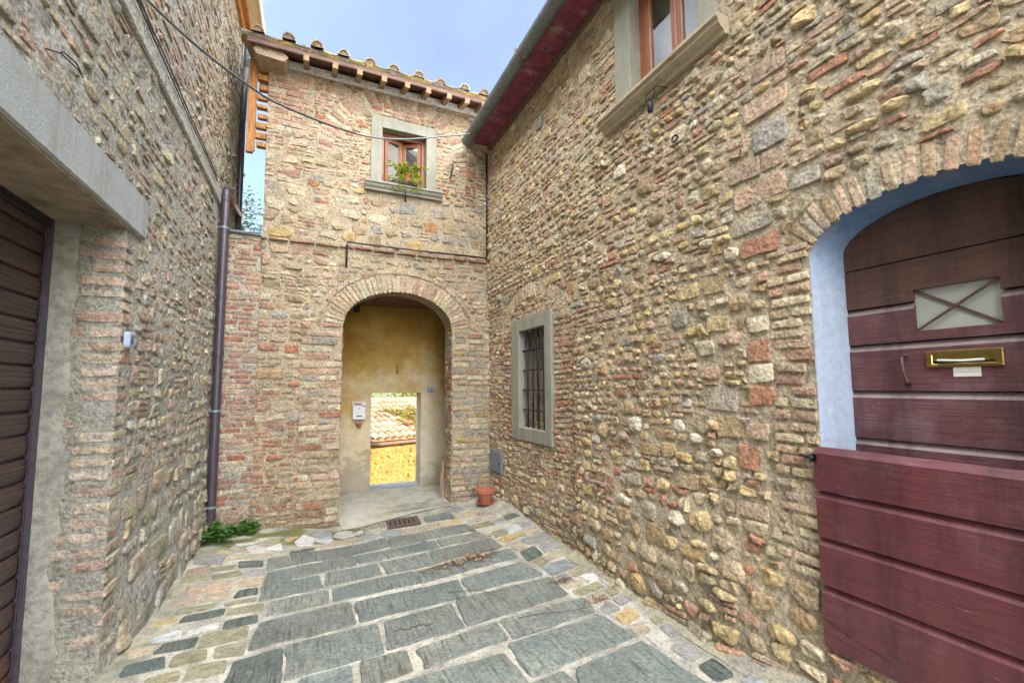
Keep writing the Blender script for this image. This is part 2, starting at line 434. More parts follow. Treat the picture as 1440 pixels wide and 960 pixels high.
def plaster_mat():
    m, nt, b = mat('stained_ochre_plaster')
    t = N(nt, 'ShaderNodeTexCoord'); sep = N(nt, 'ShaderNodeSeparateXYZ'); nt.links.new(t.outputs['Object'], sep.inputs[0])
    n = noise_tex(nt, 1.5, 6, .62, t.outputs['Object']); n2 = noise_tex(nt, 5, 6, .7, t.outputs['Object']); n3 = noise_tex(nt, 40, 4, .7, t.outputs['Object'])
    # ochre damp stain from the ceiling, with warm light painted in by height
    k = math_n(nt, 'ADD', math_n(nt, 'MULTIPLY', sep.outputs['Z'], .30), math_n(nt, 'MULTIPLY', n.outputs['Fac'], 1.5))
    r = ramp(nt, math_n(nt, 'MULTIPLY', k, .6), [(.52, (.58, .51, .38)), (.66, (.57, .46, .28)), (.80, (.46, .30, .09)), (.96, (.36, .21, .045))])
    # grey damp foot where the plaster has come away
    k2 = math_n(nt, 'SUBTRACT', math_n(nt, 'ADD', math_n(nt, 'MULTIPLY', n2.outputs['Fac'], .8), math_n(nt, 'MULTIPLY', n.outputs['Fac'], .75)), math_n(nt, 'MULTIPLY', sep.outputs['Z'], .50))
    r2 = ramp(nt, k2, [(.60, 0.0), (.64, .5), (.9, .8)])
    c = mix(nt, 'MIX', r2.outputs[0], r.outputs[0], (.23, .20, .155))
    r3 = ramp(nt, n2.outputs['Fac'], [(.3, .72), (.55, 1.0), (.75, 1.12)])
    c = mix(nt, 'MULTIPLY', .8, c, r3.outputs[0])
    nt.links.new(c, b.inputs['Base Color']); b.inputs['Roughness'].default_value = .9
    b.inputs['Specular IOR Level'].default_value = .2
    h = math_n(nt, 'ADD', n2.outputs['Fac'], math_n(nt, 'MULTIPLY', n3.outputs['Fac'], .4))
    bump(nt, b, h, .35, .02)
    return m
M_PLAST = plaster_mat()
M_JAMBPL = plain('rough_cement_plaster', (.235, .23, .195), .95, 22, .45, bstr=1.0, dirt=(5, .48, (.13, .12, .10), .7))
M_YWALL = masonry_mat('ochre_rubble', fine=40, contrast=.5)
M_GRASS = plain('rough_grass', (.06, .075, .025), .95, 8, .5, bstr=.6)
# ------------------------------------------------------------------ masonry
def clip(poly, q, n):
    """keep the part of poly where (p-q).n <= 0"""
    out = []
    L = len(poly)
    for i in range(L):
        a = poly[i]; b = poly[(i+1) % L]
        da = (a[0]-q[0])*n[0] + (a[1]-q[1])*n[1]
        db = (b[0]-q[0])*n[0] + (b[1]-q[1])*n[1]
        if da <= 0: out.append(a)
        if (da < 0 < db) or (db < 0 < da):
            t = da/(da-db); out.append((a[0]+(b[0]-a[0])*t, a[1]+(b[1]-a[1])*t))
    return out
def area(p):
    return .5*sum(p[i][0]*p[(i+1) % len(p)][1] - p[(i+1) % len(p)][0]*p[i][1] for i in range(len(p)))
def cen(p):
    return (sum(q[0] for q in p)/len(p), sum(q[1] for q in p)/len(p))
def chaikin(p, t, it=1):
    for _ in range(it):
        o = []
        for i in range(len(p)):
            a = p[i]; b = p[(i+1) % len(p)]
            o.append((a[0]+(b[0]-a[0])*t, a[1]+(b[1]-a[1])*t)); o.append((a[0]+(b[0]-a[0])*(1-t), a[1]+(b[1]-a[1])*(1-t)))
        p = o
    return p

class Rect:
    def __init__(s, u0, u1, v0, v1): s.b = (u0, u1, v0, v1)
    def hp(s, c):
        u0, u1, v0, v1 = s.b
        d = [(u0-c[0], (u0, 0), (1, 0)), (c[0]-u1, (u1, 0), (-1, 0)), (v0-c[1], (0, v0), (0, 1)), (c[1]-v1, (0, v1), (0, -1))]
        k = max(d, key=lambda q: q[0])
        if k[0] <= 0: return None
        return k[1], k[2]
class Ell:
    def __init__(s, c, v, a, b): s.p = (c, v, a, b)
    def hp(s, q):
        c, v, a, b = s.p
        dx, dy = q[0]-c, q[1]-v
        e = math.hypot(dx/a, dy/b)
        if e < 1: return None
        p = (c+dx/e, v+dy/e); n = (-(dx)/a**2, -(dy)/b**2); l = math.hypot(*n) or 1
        return p, (n[0]/l, n[1]/l)
class Arch:
    def __init__(s, c, a, zs, b, v0=-9): s.c, s.a, s.zs, s.b, s.v0 = c, a, zs, b, v0
    def hp(s, q):
        if q[1] < s.zs: return Rect(s.c-s.a, s.c+s.a, s.v0, s.zs).hp(q)
        return Ell(s.c, s.zs, s.a, s.b).hp(q)
class RingX:
    """a band between two ellipses above zs; stones stay inside or outside it"""
    def __init__(s, c, zs, a, b, t): s.p = (c, zs, a, b, t)
    def hp(s, q):
        c, zs, a, b, t = s.p
        if q[1] < zs-.02: return (0, zs), (0, 1)
        dx, dy = q[0]-c, q[1]-zs
        if math.hypot(dx/a, dy/b) < 1:
            r = Ell(c, zs, a, b).hp((c+dx*3/max(.05, math.hypot(dx/a, dy/b)), zs+dy*3/max(.05, math.hypot(dx/a, dy/b))))
            return r[0], (-r[1][0], -r[1][1])
        return Ell(c, zs, a+t, b+t).hp(q)

PROF = {'cob': [(1.0, -.25), (.985, .15), (.90, .58), (.66, .90), (.32, 1.0)],
        'blk': [(1.0, -.25), (.985, .45), (.93, .80), (.68, .96), (.32, 1.0)],
        'brk': [(1.0, -.25), (.99, .55), (.955, .88), (.65, 1.0)],
        'slab': [(1.0, -.4), (.997, .45), (.985, .92), (.6, 1.0)]}

def pick(r, pal):
    s = sum(w for w, _ in pal); x = r.random()*s
    for w, c in pal:
        x -= w
        if x <= 0: return c
    return pal[-1][1]

TONE = [.34, 1.16, (.40, .325, .215)]
def stone(mb, M, poly, h, col, prof='cob', r=RND, tilt=.05, rough=.22, mi=0, vary=.10):
    c = cen(poly); n = len(poly)
    ext = max(math.hypot(p[0]-c[0], p[1]-c[1]) for p in poly)
    tu = r.uniform(-tilt, tilt); tv = r.uniform(-tilt, tilt)
    s0 = r.uniform(0, 99); fq = 1.1/max(ext, .02)
    vs = []; fs = []; cs = []
    j = r.uniform(1-vary, 1+vary); hue = r.uniform(-.04, .04)
    k_ = TONE[0]
    col = tuple((x*(1-k_)+y*k_)*TONE[1] for x, y in zip(col, TONE[2]))
    col = (col[0]*j*(1+hue), col[1]*j, col[2]*j*(1-hue))
    rings = PROF[prof]
    for k, (s, hh) in enumerate(rings):
        for p in poly:
            du, dv = (p[0]-c[0])*s, (p[1]-c[1])*s
            w = nz(du*fq+s0, dv*fq, s0*.7)
            w2 = nz(du*fq*2.7+s0, dv*fq*2.7, s0)
            hgt = h*hh*(1+rough*1.6*w+rough*w2*.8) if hh > 0 else h*hh-.006
            if hh > 0: hgt += (tu*du+tv*dv)
            vs.append(M(c[0]+du*(1+.05*w2), c[1]+dv*(1+.05*w2), hgt))
            g = 1+.20*w+.16*w2
            cs.append((col[0]*g, col[1]*g, col[2]*g))
    vs.append(M(c[0], c[1], h*(1+rough*1.6*nz(s0, 0, s0*.7)))); cs.append(col)
    for k in range(len(rings)-1):
        for i in range(n):
            a = k*n+i; b = k*n+(i+1) % n
            fs.append((a, b, b+n, a+n))
    o = (len(rings)-1)*n
    for i in range(n): fs.append((o+i, o+(i+1) % n, len(vs)-1))
    mb.add(vs, fs, mi, cs)

def shape_in(r, u0, u1, v0, v1, kind):
    w, h = u1-u0, v1-v0
    if kind == 'cob':
        n = r.choice((5, 6, 6, 7)); a0 = r.uniform(0, 6.3); p = []
        for i in range(n):
            a = a0+2*PI*i/n+r.uniform(-.22, .22)
            k = (abs(math.cos(a))**3.6+abs(math.sin(a))**3.6)**(-1/3.6)*r.uniform(.90, 1.13)
            p.append(((u0+u1)/2+math.cos(a)*k*w*.5, (v0+v1)/2+math.sin(a)*k*h*.5))
        return chaikin(p, r.choice((.16, .2, .25)), 1 if max(w, h) < .05 else 2) if n < 7 else chaikin(p, .2, 1)
    jw = w*(.12 if kind == 'blk' else .03); jh = h*(.16 if kind == 'blk' else .07)
    p = [(u0+abs(r.gauss(0, jw)), v0+abs(r.gauss(0, jh))), (u1-abs(r.gauss(0, jw)), v0+abs(r.gauss(0, jh))),
         (u1-abs(r.gauss(0, jw)), v1-abs(r.gauss(0, jh))), (u0+abs(r.gauss(0, jw)), v1-abs(r.gauss(0, jh)))]
    if kind == 'blk':
        q = []
        for i in range(4):
            a = p[i]; b = p[(i+1) % 4]; q.append(a); q.append(((a[0]+b[0])/2+r.gauss(0, w*.03), (a[1]+b[1])/2+r.gauss(0, h*.05)))
        return chaikin(q, .2, 1)
    q = []
    for i in range(4):
        a = p[i]; b = p[(i+1) % 4]; q.append(a)
        if i in (0, 2): q.append(((a[0]+b[0])/2, (a[1]+b[1])/2+r.gauss(0, h*.035)))
    return chaikin(q, .12, 1)

def fit(poly, excl, bounds):
    A0 = abs(area(poly))
    c = cen(poly)
    for e in excl:
        k = e.hp(c)
        if k is None: return None
        poly = clip(poly, k[0], k[1])
        if len(poly) < 3: return None
        c2 = cen(poly)
    if bounds:
        u0, u1, v0, v1 = bounds
        for q, n in (((u0, 0), (-1, 0)), ((u1, 0), (1, 0)), ((0, v0), (0, -1)), ((0, v1), (0, 1))):
            poly = clip(poly, q, n)
            if len(poly) < 3: return None
    A = abs(area(poly))
    if A < .22*A0 or A < .0006: return None
    if len(poly) < 5: poly = chaikin(poly, .15, 1)
    return poly

def rubble(mb, M, u0, u1, v0, v1, rh, asp, mix_, pal, excl=(), mort=.016, hr=(.010, .03), r=RND, wob=.05, pals=None, brickpal=None, keep=1.0):
    v = v0-.02
    sd = r.uniform(0, 50)
    W = lambda u, v: v+wob*nz(u*.55+sd, v*.5)+wob*.45*nz(u*2.1, v*1.7+sd)
    while v < v1:
        h = r.uniform(*rh); u = u0-r.uniform(0, .15)
        while u < u1:
            kind = pick(r, mix_)
            hh = h
            if kind == 'brk': w = r.uniform(.10, .26)
            elif kind == 'peb': w = h*r.uniform(.45, .75)
            else: w = h*r.uniform(*asp)
            parts = []
            if kind == 'brk':
                k = max(1, round(h/.048)); ys = [v+h*i/k for i in range(k+1)]
                for i in range(k):
                    if w > .17 and r.random() < .45:
                        m_ = u+w*r.uniform(.35, .65); parts += [(u, m_, ys[i], ys[i+1], 'brk'), (m_, u+w, ys[i], ys[i+1], 'brk')]
                    else: parts.append((u, u+w, ys[i], ys[i+1], 'brk'))
            elif kind == 'peb':
                m_ = v+h*r.uniform(.35, .65); parts += [(u, u+w, v, m_, 'cob'), (u, u+w*r.uniform(.8, 1.1), m_, v+h, 'cob')]
            elif kind == 'skip': w = h*.5
            else:
                # uneven coursing: a stone may rise above or sink below its course
                d0 = r.uniform(-.18, .16)*h; d1 = r.uniform(-.20, .16)*h
                parts.append((u, u+w, v+d0, v+h+d1, kind))
            for (a, b, c, d, kd) in parts:
                if r.random() > keep: continue
                m2 = mort*r.uniform(.6, 1.15)/2
                p = shape_in(r, a+m2, b-m2, c+m2, d-m2, kd)
                p = [(x, W(x, y)) for x, y in p]
                p = fit(p, excl, (u0, u1, v0, v1))
                if p is None: continue
                cc = cen(p)
                if kd == 'brk' and brickpal: col = pick(r, brickpal)
                else: col = pick(r, pals(cc[0], cc[1]) if pals else pal)
                hg = r.uniform(*hr)*.85*(1.0 if kd != 'brk' else .6)
                if kd == 'cob': hg *= .95
                stone(mb, M, p, hg, col, kd if kd in PROF else 'cob', r, tilt=.14 if kd != 'brk' else .05, rough=r.choice((.16, .3, .45)) if kd == 'cob' else (.4 if kd == 'blk' else .28))
            u += w
        v += h

def bricks(mb, M, u0, u1, v0, v1, bh, bl, pal, excl=(), joint=.012, hr=(.004, .014), r=RND, wob=.008, drop=.0, jit=.3, rough=.2):
    v = v0; row = 0; sd = r.uniform(0, 50)
    while v < v1-.01:
        h = bh*r.uniform(.86, 1.14); u = u0-r.uniform(0, bl)
        while u < u1:
            l = bl*r.uniform(1-jit, 1+jit)
            if r.random() >= drop:
                p = shape_in(r, u+joint/2, u+l-joint/2, v+joint/2, v+h-joint/2, 'brk')
                p = [(x, y+wob*nz(x*1.4+sd, y*1.1)) for x, y in p]
                p = fit(p, excl, (u0, u1, v0, v1))
                if p: stone(mb, M, p, r.uniform(*hr), pick(r, pal), 'brk', r, tilt=.05, rough=rough)
            u += l
        v += h

def voussoirs(mb, M, c, zs, a, b, t, n, pal, a0=0.0, a1=PI, h=(.006, .016), joint=.012, r=RND, bounds=None, excl=()):
    for i in range(n):
        t0 = a0+(a1-a0)*i/n; t1 = a0+(a1-a0)*(i+1)/n
        def P(tt, k):
            x, y = a*math.cos(tt), b*math.sin(tt); nx, ny = math.cos(tt)/a, math.sin(tt)/b; l = math.hypot(nx, ny)
            return (c+x+nx/l*k, zs+y+ny/l*k)
        tt = t*r.uniform(.9, 1.04)
        g = joint/2/max(a, b)
        p = [P(t0+g, .004), P(t1-g, .004), P(t1-g*1.3, tt), P(t0+g*1.3, tt)]
        p = [(x+r.gauss(0, .003), y+r.gauss(0, .003)) for x, y in p]
        q = []
        for k in range(4):
            A = p[k]; B = p[(k+1) % 4]; q.append(A)
            if k in (1, 3): q.append(((A[0]+B[0])/2, (A[1]+B[1])/2))
        q = chaikin(q, .12, 1)
        if area(q) < 0: q = q[::-1]
        q = fit(q, excl, bounds)
        if q: stone(mb, M, q, r.uniform(*h), pick(r, pal), 'brk', r, tilt=.04)

def mortar(mb, M, strips, step, col, mi=0, flip=False, amp=.006):
    """strips: (u0,u1,vlo(u),vhi(u)) solid areas of the wall face"""
    for (a, b, lo, hi) in strips:
        nu = max(1, int(math.ceil((b-a)/step)))
        us = [a+(b-a)*i/nu for i in range(nu+1)]
        nv = max(1, int(math.ceil((max(hi(u) for u in us)-min(lo(u) for u in us))/step)))
        vs = []; fs = []; cs = []
        for u in us:
            l, h = lo(u), hi(u)
            for j in range(nv+1):
                v = l+(h-l)*j/nv
                edge = j in (0, nv) or u in (us[0], us[-1])
                vs.append(M(u, v, 0 if edge else amp*nz(u*9, v*9)+amp*1.2*nz(u*2.6, v*2.6, 4)))
                g = 1+.12*nz(u*3, v*3, 9)
                cc = col(u, v) if callable(col) else col
                cs.append((cc[0]*g, cc[1]*g, cc[2]*g))
        k = nv+1
        for i in range(nu):
            for j in range(nv):
                q = (i*k+j, (i+1)*k+j, (i+1)*k+j+1, i*k+j+1)
                fs.append(q if not flip else q[::-1])
        mb.add(vs, fs, mi, cs)

# palettes (linear base colours)
CREAM = (.50, .44, .31); BEIGE = (.40, .32, .21); TAN = (.31, .22, .125); OCHRE = (.42, .30, .125); YEL = (.50, .39, .20)
GREY = (.29, .28, .245); BLUEG = (.22, .24, .26); WHITE = (.56, .53, .45); PINK = (.38, .24, .175); ROSE = (.33, .175, .13)
REDB = (.33, .115, .065); ORNG = (.42, .19, .075); OLIVE = (.25, .23, .14); BROWN = (.19, .13, .075); PALEP = (.46, .34, .26)
FC = {'K': (.38, .26, .20), 'B': (.25, .27, .29), 'G': (.32, .305, .265), 'R': (.34, .12, .075), 'W': (.54, .50, .40), 'T': (.29, .21, .12), 'Y': (.47, .365, .185), 'O': (.44, .23, .07)}
MORT = (.44, .37, .265); MORTG = (.34, .335, .295)
def big_stones(mb, M, u0, u1, v0, v1, n, excl, pal, size, r=RND):
    """scattered larger stones that interrupt the courses; returns what the courses must leave free"""
    got = []; tries = 0
    while len(got) < n and tries < n*12:
        tries += 1
        w = r.uniform(*size); h = w*r.uniform(.5, .85); u = r.uniform(u0, u1); v = r.uniform(v0, v1)
        if any(abs(u-a) < (w+c)*.62 and abs(v-b) < (h+d)*.66 for a, b, c, d in got): continue
        kd = r.choice(('cob', 'blk', 'blk'))
        p = fit(shape_in(r, u-w/2, u+w/2, v-h/2, v+h/2, kd), excl, None)
        if p is None or abs(area(p)) < .55*w*h: continue
        stone(mb, M, p, r.uniform(.014, .03), pick(r, pal), kd, r, tilt=.10, rough=.4); got.append((u, v, w, h))
    return [Ell(u, v, w*.60, h*.62) for u, v, w, h in got]

# ------------------------------------------------------------------ right-hand house
XR = 2.38
def far_recess(u, v): return .04*sm(3.80, 3.86, u)*(1-sm(2.55, 3.1, v))
def batter(u, v): return .07*sm(1.1, .0, v)*sm(4.0, 3.0, u)*sm(1.5, 2.2, u)
def MR(u, v, n):
    rel = -far_recess(u, v)+batter(u, v)+.010*nz(u*.9, v*.9, 3)+.006*nz(u*3, v*3, 7)
    return (XR-rel-n, u, v)
DC, DA, DZ, DB = .985, .49, 2.28, .215        # door arch
def dtop(u):
    k = (u-DC)/DA
    return DZ+DB*math.sqrt(max(0, 1-k*k))
TONE[:] = [.34, 1.13, (.41, .32, .205)]
right = empty('stone_house', (2.6, 2.0, 0), 'tall rubble stone house with maroon half door, barred window and deep maroon eave', 'house')
wr = MB()
EH = 5.22
L = lambda x: (lambda u: x)
strips = [(-3.2, DC-DA, L(-.1), L(EH)), (DC-DA, DC+DA, dtop, L(EH)), (DC-DA, DC+DA, L(-.1), L(.335)),
          (DC+DA, 2.12, L(-.1), L(EH)), (2.12, 2.82, L(-.1), L(3.96)), (2.12, 2.82, L(5.08), L(EH)),
          (2.82, 4.44, L(-.1), L(EH)), (4.44, 5.12, L(-.1), L(1.10)), (4.44, 5.12, L(2.30), L(EH)), (5.12, 6.26, L(-.1), L(EH))]
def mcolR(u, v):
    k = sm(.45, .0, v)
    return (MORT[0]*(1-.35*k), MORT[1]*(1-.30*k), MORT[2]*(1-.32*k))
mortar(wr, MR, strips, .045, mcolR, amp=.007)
FEAT = 'qK,1.64,3.44,0.22,0.123;qK,1.67,3.23,0.286,0.135;qB,1.65,3.05,0.214,0.174;qK,1.81,3.06,0.054,0.158;qK,1.83,2.89,0.248,0.136;qK,1.63,2.89,0.157,0.123;qK,1.74,2.73,0.344,0.133;qG,1.8,2.55,0.288,0.085;qR,1.75,2.42,0.262,0.124;qW,1.79,1.96,0.144,0.091;qR,1.79,1.81,0.147,0.155;qW,1.79,1.67,0.172,0.113;qR,1.79,1.54,0.157,0.12;qT,2.02,1.35,0.175,0.15;qG,2.06,1.52,0.241,0.159;qT,2.09,2.25,0.204,0.116;qY,2.31,2.25,0.191,0.113;qY,2.07,2,0.173,0.106;qK,1.82,1.34,0.152,0.106;qR,1.89,1.18,0.148,0.146;qR,1.85,1.03,0.138,0.05;qK,1.87,0.88,0.219,0.099;qR,1.88,0.67,0.109,0.057;qR,1.89,0.56,0.095,0.077;qR,1.9,0.44,0.044,0.095;qT,2.36,0.96,0.189,0.108;qT,2.67,0.52,0.199,0.165;cY,2.25,0.72,0.176,0.144;cT,2.55,0.23,0.164,0.099;cY,2.07,0.34,0.163,0.051;cY,2.18,0.23,0.14,0.065;qR,3.15,0.89,0.105,0.079;qR,2.91,0.22,0.132,0.067;cY,1.17,3,0.145,0.054;cY,1.05,2.86,0.114,0.045;cY,1.19,2.83,0.143,0.038;qB,1.23,3.33,0.106,0.046;qT,0.77,3.01,0.128,0.079;qG,1,3.03,0.125,0.055;qW,0.77,2.88,0.132,0.046;qG,1.1,2.71,0.123,0.066;qG,1.47,2.7,0.168,0.089;qY,0.89,2.71,0.16,0.081;qY,1.13,3.13,0.177,0.067;qR,1.33,3.22,0.21,0.06;qR,1.25,3.08,0.2,0.058;qR,0.77,2.82,0.135,0.035;qR,0.92,2.65,0.122,0.027;qR,0.74,2.94,0.108,0.045;qR,1.05,2.79,0.089,0.033;cW,2.13,2.54,0.106,0.048;cW,1.94,2.42,0.103,0.09;cY,2,2.53,0.098,0.046;cW,3.5,2.93,0.138,0.084;cW,2.54,2.56,0.159,0.058;cY,2.14,1.35,0.097,0.058;cW,2.28,1.25,0.105,0.066;cW,2.12,1.18,0.095,0.054;cY,2.02,1.13,0.098,0.07;cY,2.03,1.05,0.089,0.069;cW,2.9,1.3,0.161,0.122;cW,3.04,0.69,0.186,0.085;cW,2.46,0.69,0.147,0.085;cY,2.26,0.58,0.139,0.053;cY,2.19,0.45,0.169,0.045;qT,2.58,1.25,0.205,0.081;qT,2.74,1.13,0.235,0.094;qR,2.74,0.82,0.172,0.031;qR,3.17,2.67,0.337,0.042;qR,2.52,2.47,0.146,0.054;qT,2.26,2.54,0.167,0.038;qT,2.09,2.25,0.205,0.108;qK,3.27,2.22,0.315,0.083;qY,4.27,2.78,0.4,0.091;qO,3.88,2.6,0.183,0.118'
fe = []
def feat(code, u, v, w, h, r=RND):
    if code[0] == 'q': p = shape_in(r, u-w/2, u+w/2, v-h/2, v+h/2, 'blk' if w*h < .012 else 'brk')
    else: p = shape_in(r, u-w*.54, u+w*.54, v-h*.56, v+h*.56, 'cob')
    big = w*h > .018
    stone(wr, MR, p, r.uniform(.010, .018) if (code[0] == 'q') else r.uniform(.028, .042), FC[code[1]], 'cob' if code[0] == 'c' else ('brk' if big else 'blk'), r, tilt=.05, rough=.3)
for s in FEAT.split(';'):
    c, u, v, w, h = s.split(','); u, v, w, h = map(float, (u, v, w, h))
    ok = True
    for (a, b, cc, d) in fe:
        if abs(a-u) < (cc+w)*.33 and abs(b-v) < (d+h)*.33: ok = False
    if not ok: continue
    fe.append((u, v, w, h)); feat(c, u, v, w, h)
EXF = [(Ell(u, v, w*.62, h*.68) if w*h < .02 else Rect(u-w/2-.008, u+w/2+.008, v-h/2-.008, v+h/2+.008)) for u, v, w, h in fe]
EXO = [Rect(.45, 1.512, .305, 1.31), Arch(DC, DA, DZ, DB, .30), Rect(1.94, 3.04, 3.90, 5.3), Rect(1.87, 3.20, 3.82, 3.98), Rect(4.27, 5.36, .95, 2.47), Rect(5.70, 6.14, .40, .73)]
RING = RingX(DC, DZ-.02, DA, DB, .185)
BRING = RingX(4.815, 2.38, .66, .30, .20)
palR = [(24, BEIGE), (9, CREAM), (22, TAN), (11, YEL), (9, OCHRE), (8, GREY), (2, WHITE), (10, PINK), (7, ROSE), (1, BLUEG), (5, OLIVE), (4, PALEP), (4, BROWN)]
palTop = [(30, BEIGE), (20, YEL), (16, TAN), (14, OCHRE), (8, CREAM), (10, PINK)]
palB = [(14, PALEP), (16, PINK), (12, ROSE), (10, BEIGE), (5, REDB), (4, CREAM)]
palLow = [(18, TAN), (18, BEIGE), (14, YEL), (10, GREY), (6, CREAM), (7, ROSE), (5, REDB), (6, OLIVE), (6, OCHRE)]
def palsR(u, v): return palTop if v > 4.5+.25*nz(u*1.5, v) else (palLow if v < .9 else palR)
def near(ex, u0, u1, v0, v1):
    o = []
    for e in ex:
        if isinstance(e, Rect): b = e.b
        elif isinstance(e, Ell): b = (e.p[0]-e.p[2], e.p[0]+e.p[2], e.p[1]-e.p[3], e.p[1]+e.p[3])
        else: o.append(e); continue
        if b[1] > u0-.3 and b[0] < u1+.3 and b[3] > v0-.3 and b[2] < v1+.3: o.append(e)
    return o
# brick zone between the door jamb and the quoins, brick zone round the barred window
ZB = Rect(1.475, 1.70, .62, 2.36); ZW1 = Rect(3.90, 4.27, .85, 2.38); ZW2 = Rect(5.36, 5.62, .85, 2.38)
bricks(wr, MR, 1.482, 1.71, .62, 2.36, .062, .20, [(10, PALEP), (9, BEIGE), (8, PINK), (5, CREAM), (3, ROSE)], excl=near(EXF, 1.48, 1.7, .6, 2.4), wob=.03, joint=.014, hr=(.006, .02))
bricks(wr, MR, 3.90, 4.26, .85, 2.38, .058, .15, palB, wob=.03, hr=(.008, .026), joint=.014)
bricks(wr, MR, 5.365, 5.62, .85, 2.38, .058, .15, palB, wob=.03, hr=(.008, .026), joint=.014)
voussoirs(wr, MR, DC, DZ-.02, DA+.005, DB, .165, 22, [(6, PINK), (12, BEIGE), (6, PALEP), (6, GREY), (2, ROSE), (4, TAN)], a0=.05, a1=PI-.05, joint=.022, h=(.002, .009), excl=EXF)
voussoirs(wr, MR, 4.815, 2.38, .66, .30, .17, 26, [(12, PALEP), (12, BEIGE), (8, CREAM), (4, PINK)], a0=.1, a1=PI-.1, joint=.014, h=(.006, .018), excl=[Rect(4.27, 5.36, .95, 2.47)])
base = EXO+[RING, BRING, ZB, ZW1, ZW2]
EXF += big_stones(wr, MR, 1.9, 3.8, .1, 4.9, 70, EXF+base, palR, (.10, .21))+big_stones(wr, MR, 3.85, 6.1, .1, 5.0, 60, EXF+base, palR, (.10, .19))+big_stones(wr, MR, -.3, 1.45, 2.6, 5.0, 26, EXF+base, palR, (.10, .22))
mixR = [(36, 'cob'), (44, 'blk'), (10, 'brk'), (10, 'peb')]
# bands of coursed rubble; the stones get a little larger low on the near wall
for (u0, u1, v0, v1, rh, asp, mx, hr, mt) in (
        (-.5, 3.84, .0, .95, (.065, .135), (1.0, 1.9), [(46, 'cob'), (38, 'blk'), (8, 'brk'), (8, 'peb')], (.014, .038), .014),
        (-.5, 3.84, .95, 2.62, (.050, .105), (1.0, 1.9), mixR, (.010, .030), .012),
        (-.5, 3.84, 2.62, 3.85, (.050, .095), (1.1, 2.1), [(34, 'cob'), (42, 'blk'), (14, 'brk'), (9, 'peb')], (.010, .028), .012),
        (-.5, 3.84, 3.85, EH, (.050, .105), (1.1, 2.2), [(24, 'cob'), (56, 'blk'), (16, 'brk')], (.008, .022), .011),
        (3.84, 6.2, .0, .95, (.055, .11), (1.3, 2.6), [(10, 'cob'), (50, 'blk'), (38, 'brk'), (4, 'peb')], (.010, .026), .012),
        (3.84, 6.2, .95, 2.62, (.050, .10), (1.2, 2.2), [(20, 'cob'), (44, 'blk'), (30, 'brk'), (8, 'peb')], (.010, .024), .012),
        (3.84, 6.2, 2.62, 4.3, (.050, .105), (1.0, 1.9), [(50, 'cob'), (34, 'blk'), (6, 'brk'), (12, 'peb')], (.010, .028), .013),
        (3.84, 6.2, 4.3, EH, (.050, .10), (1.1, 2.2), [(25, 'cob'), (54, 'blk'), (16, 'brk')], (.008, .022), .011)):
    rubble(wr, MR, u0, u1, v0, v1, rh, asp, mx, palR, excl=near(EXF, u0, u1, v0, v1)+base, mort=mt, hr=hr, pals=palsR if u0 < 3 else (lambda u, v: palTop if v > 4.6 else (palB+palR if v < 2.5 else palR)), brickpal=palB)
# the hidden faces of the house: back, ends and the slab under the roof
HX = 7.2
wr.box(XR+.30, HX, -3.2, 6.19, -.1, EH, 0, MORT)
for u0, u1, v0, v1 in ((-3.2, DC-DA, -.1, EH), (DC+DA, 2.08, -.1, EH), (2.86, 4.40, -.1, EH), (5.16, 6.26, -.1, EH), (DC-DA, DC+DA, 2.52, EH), (2.0805, 2.8595, -.1, 3.94), (4.4005, 5.1595, -.1, 1.06), (4.4005, 5.1595, 2.34, EH), (2.0805, 2.8595, 5.15, EH)):
    wr.box(XR+.065, XR+.302, u0, u1, v0, v1, 0, MORT)
o = wr.build('wall', M_STONE, right, smooth=True, auto=27)

# door: blue plaster reveal, weathered upper leaf, outer half door
fr = MB()
def arch_pts(c, a, zs, b, zb, n=24):
    p = [(c+a, zb)]
    for i in range(n+1):
        t = PI*i/n; p.append((c+a*math.cos(t), zs+b*math.sin(t)))
    p.append((c-a, zb)); return p
O_ = arch_pts(DC, DA+.004, DZ, DB+.004, .33); I_ = arch_pts(DC+.0, DA-.055, DZ+.005, DB-.03, .33)
vs = []; fs = []; ms = []
k = len(O_)
vs += [(XR+.004, u, v) for u, v in O_]+[(XR+.012, u*.995+DC*.005, v-.002) for u, v in O_]+[(XR+.205, u, v) for u, v in I_]
for i in range(k-1):
    fs.append((i, i+1, k+i+1, k+i)); fs.append((k+i, k+i+1, 2*k+i+1, 2*k+i))
# one blue limewash throughout; the arch's deeper blue is shade put into the colour
for j, f in enumerate(fs):
    zc = sum(vs[q][2] for q in f)/4
    fr.add([vs[q] for q in f], [(0, 1, 2, 3)], 1 if zc > DZ-.02 else 0)
fr.build('door_reveal', [M_REVEAL, M_REVEAL], right, smooth=False)

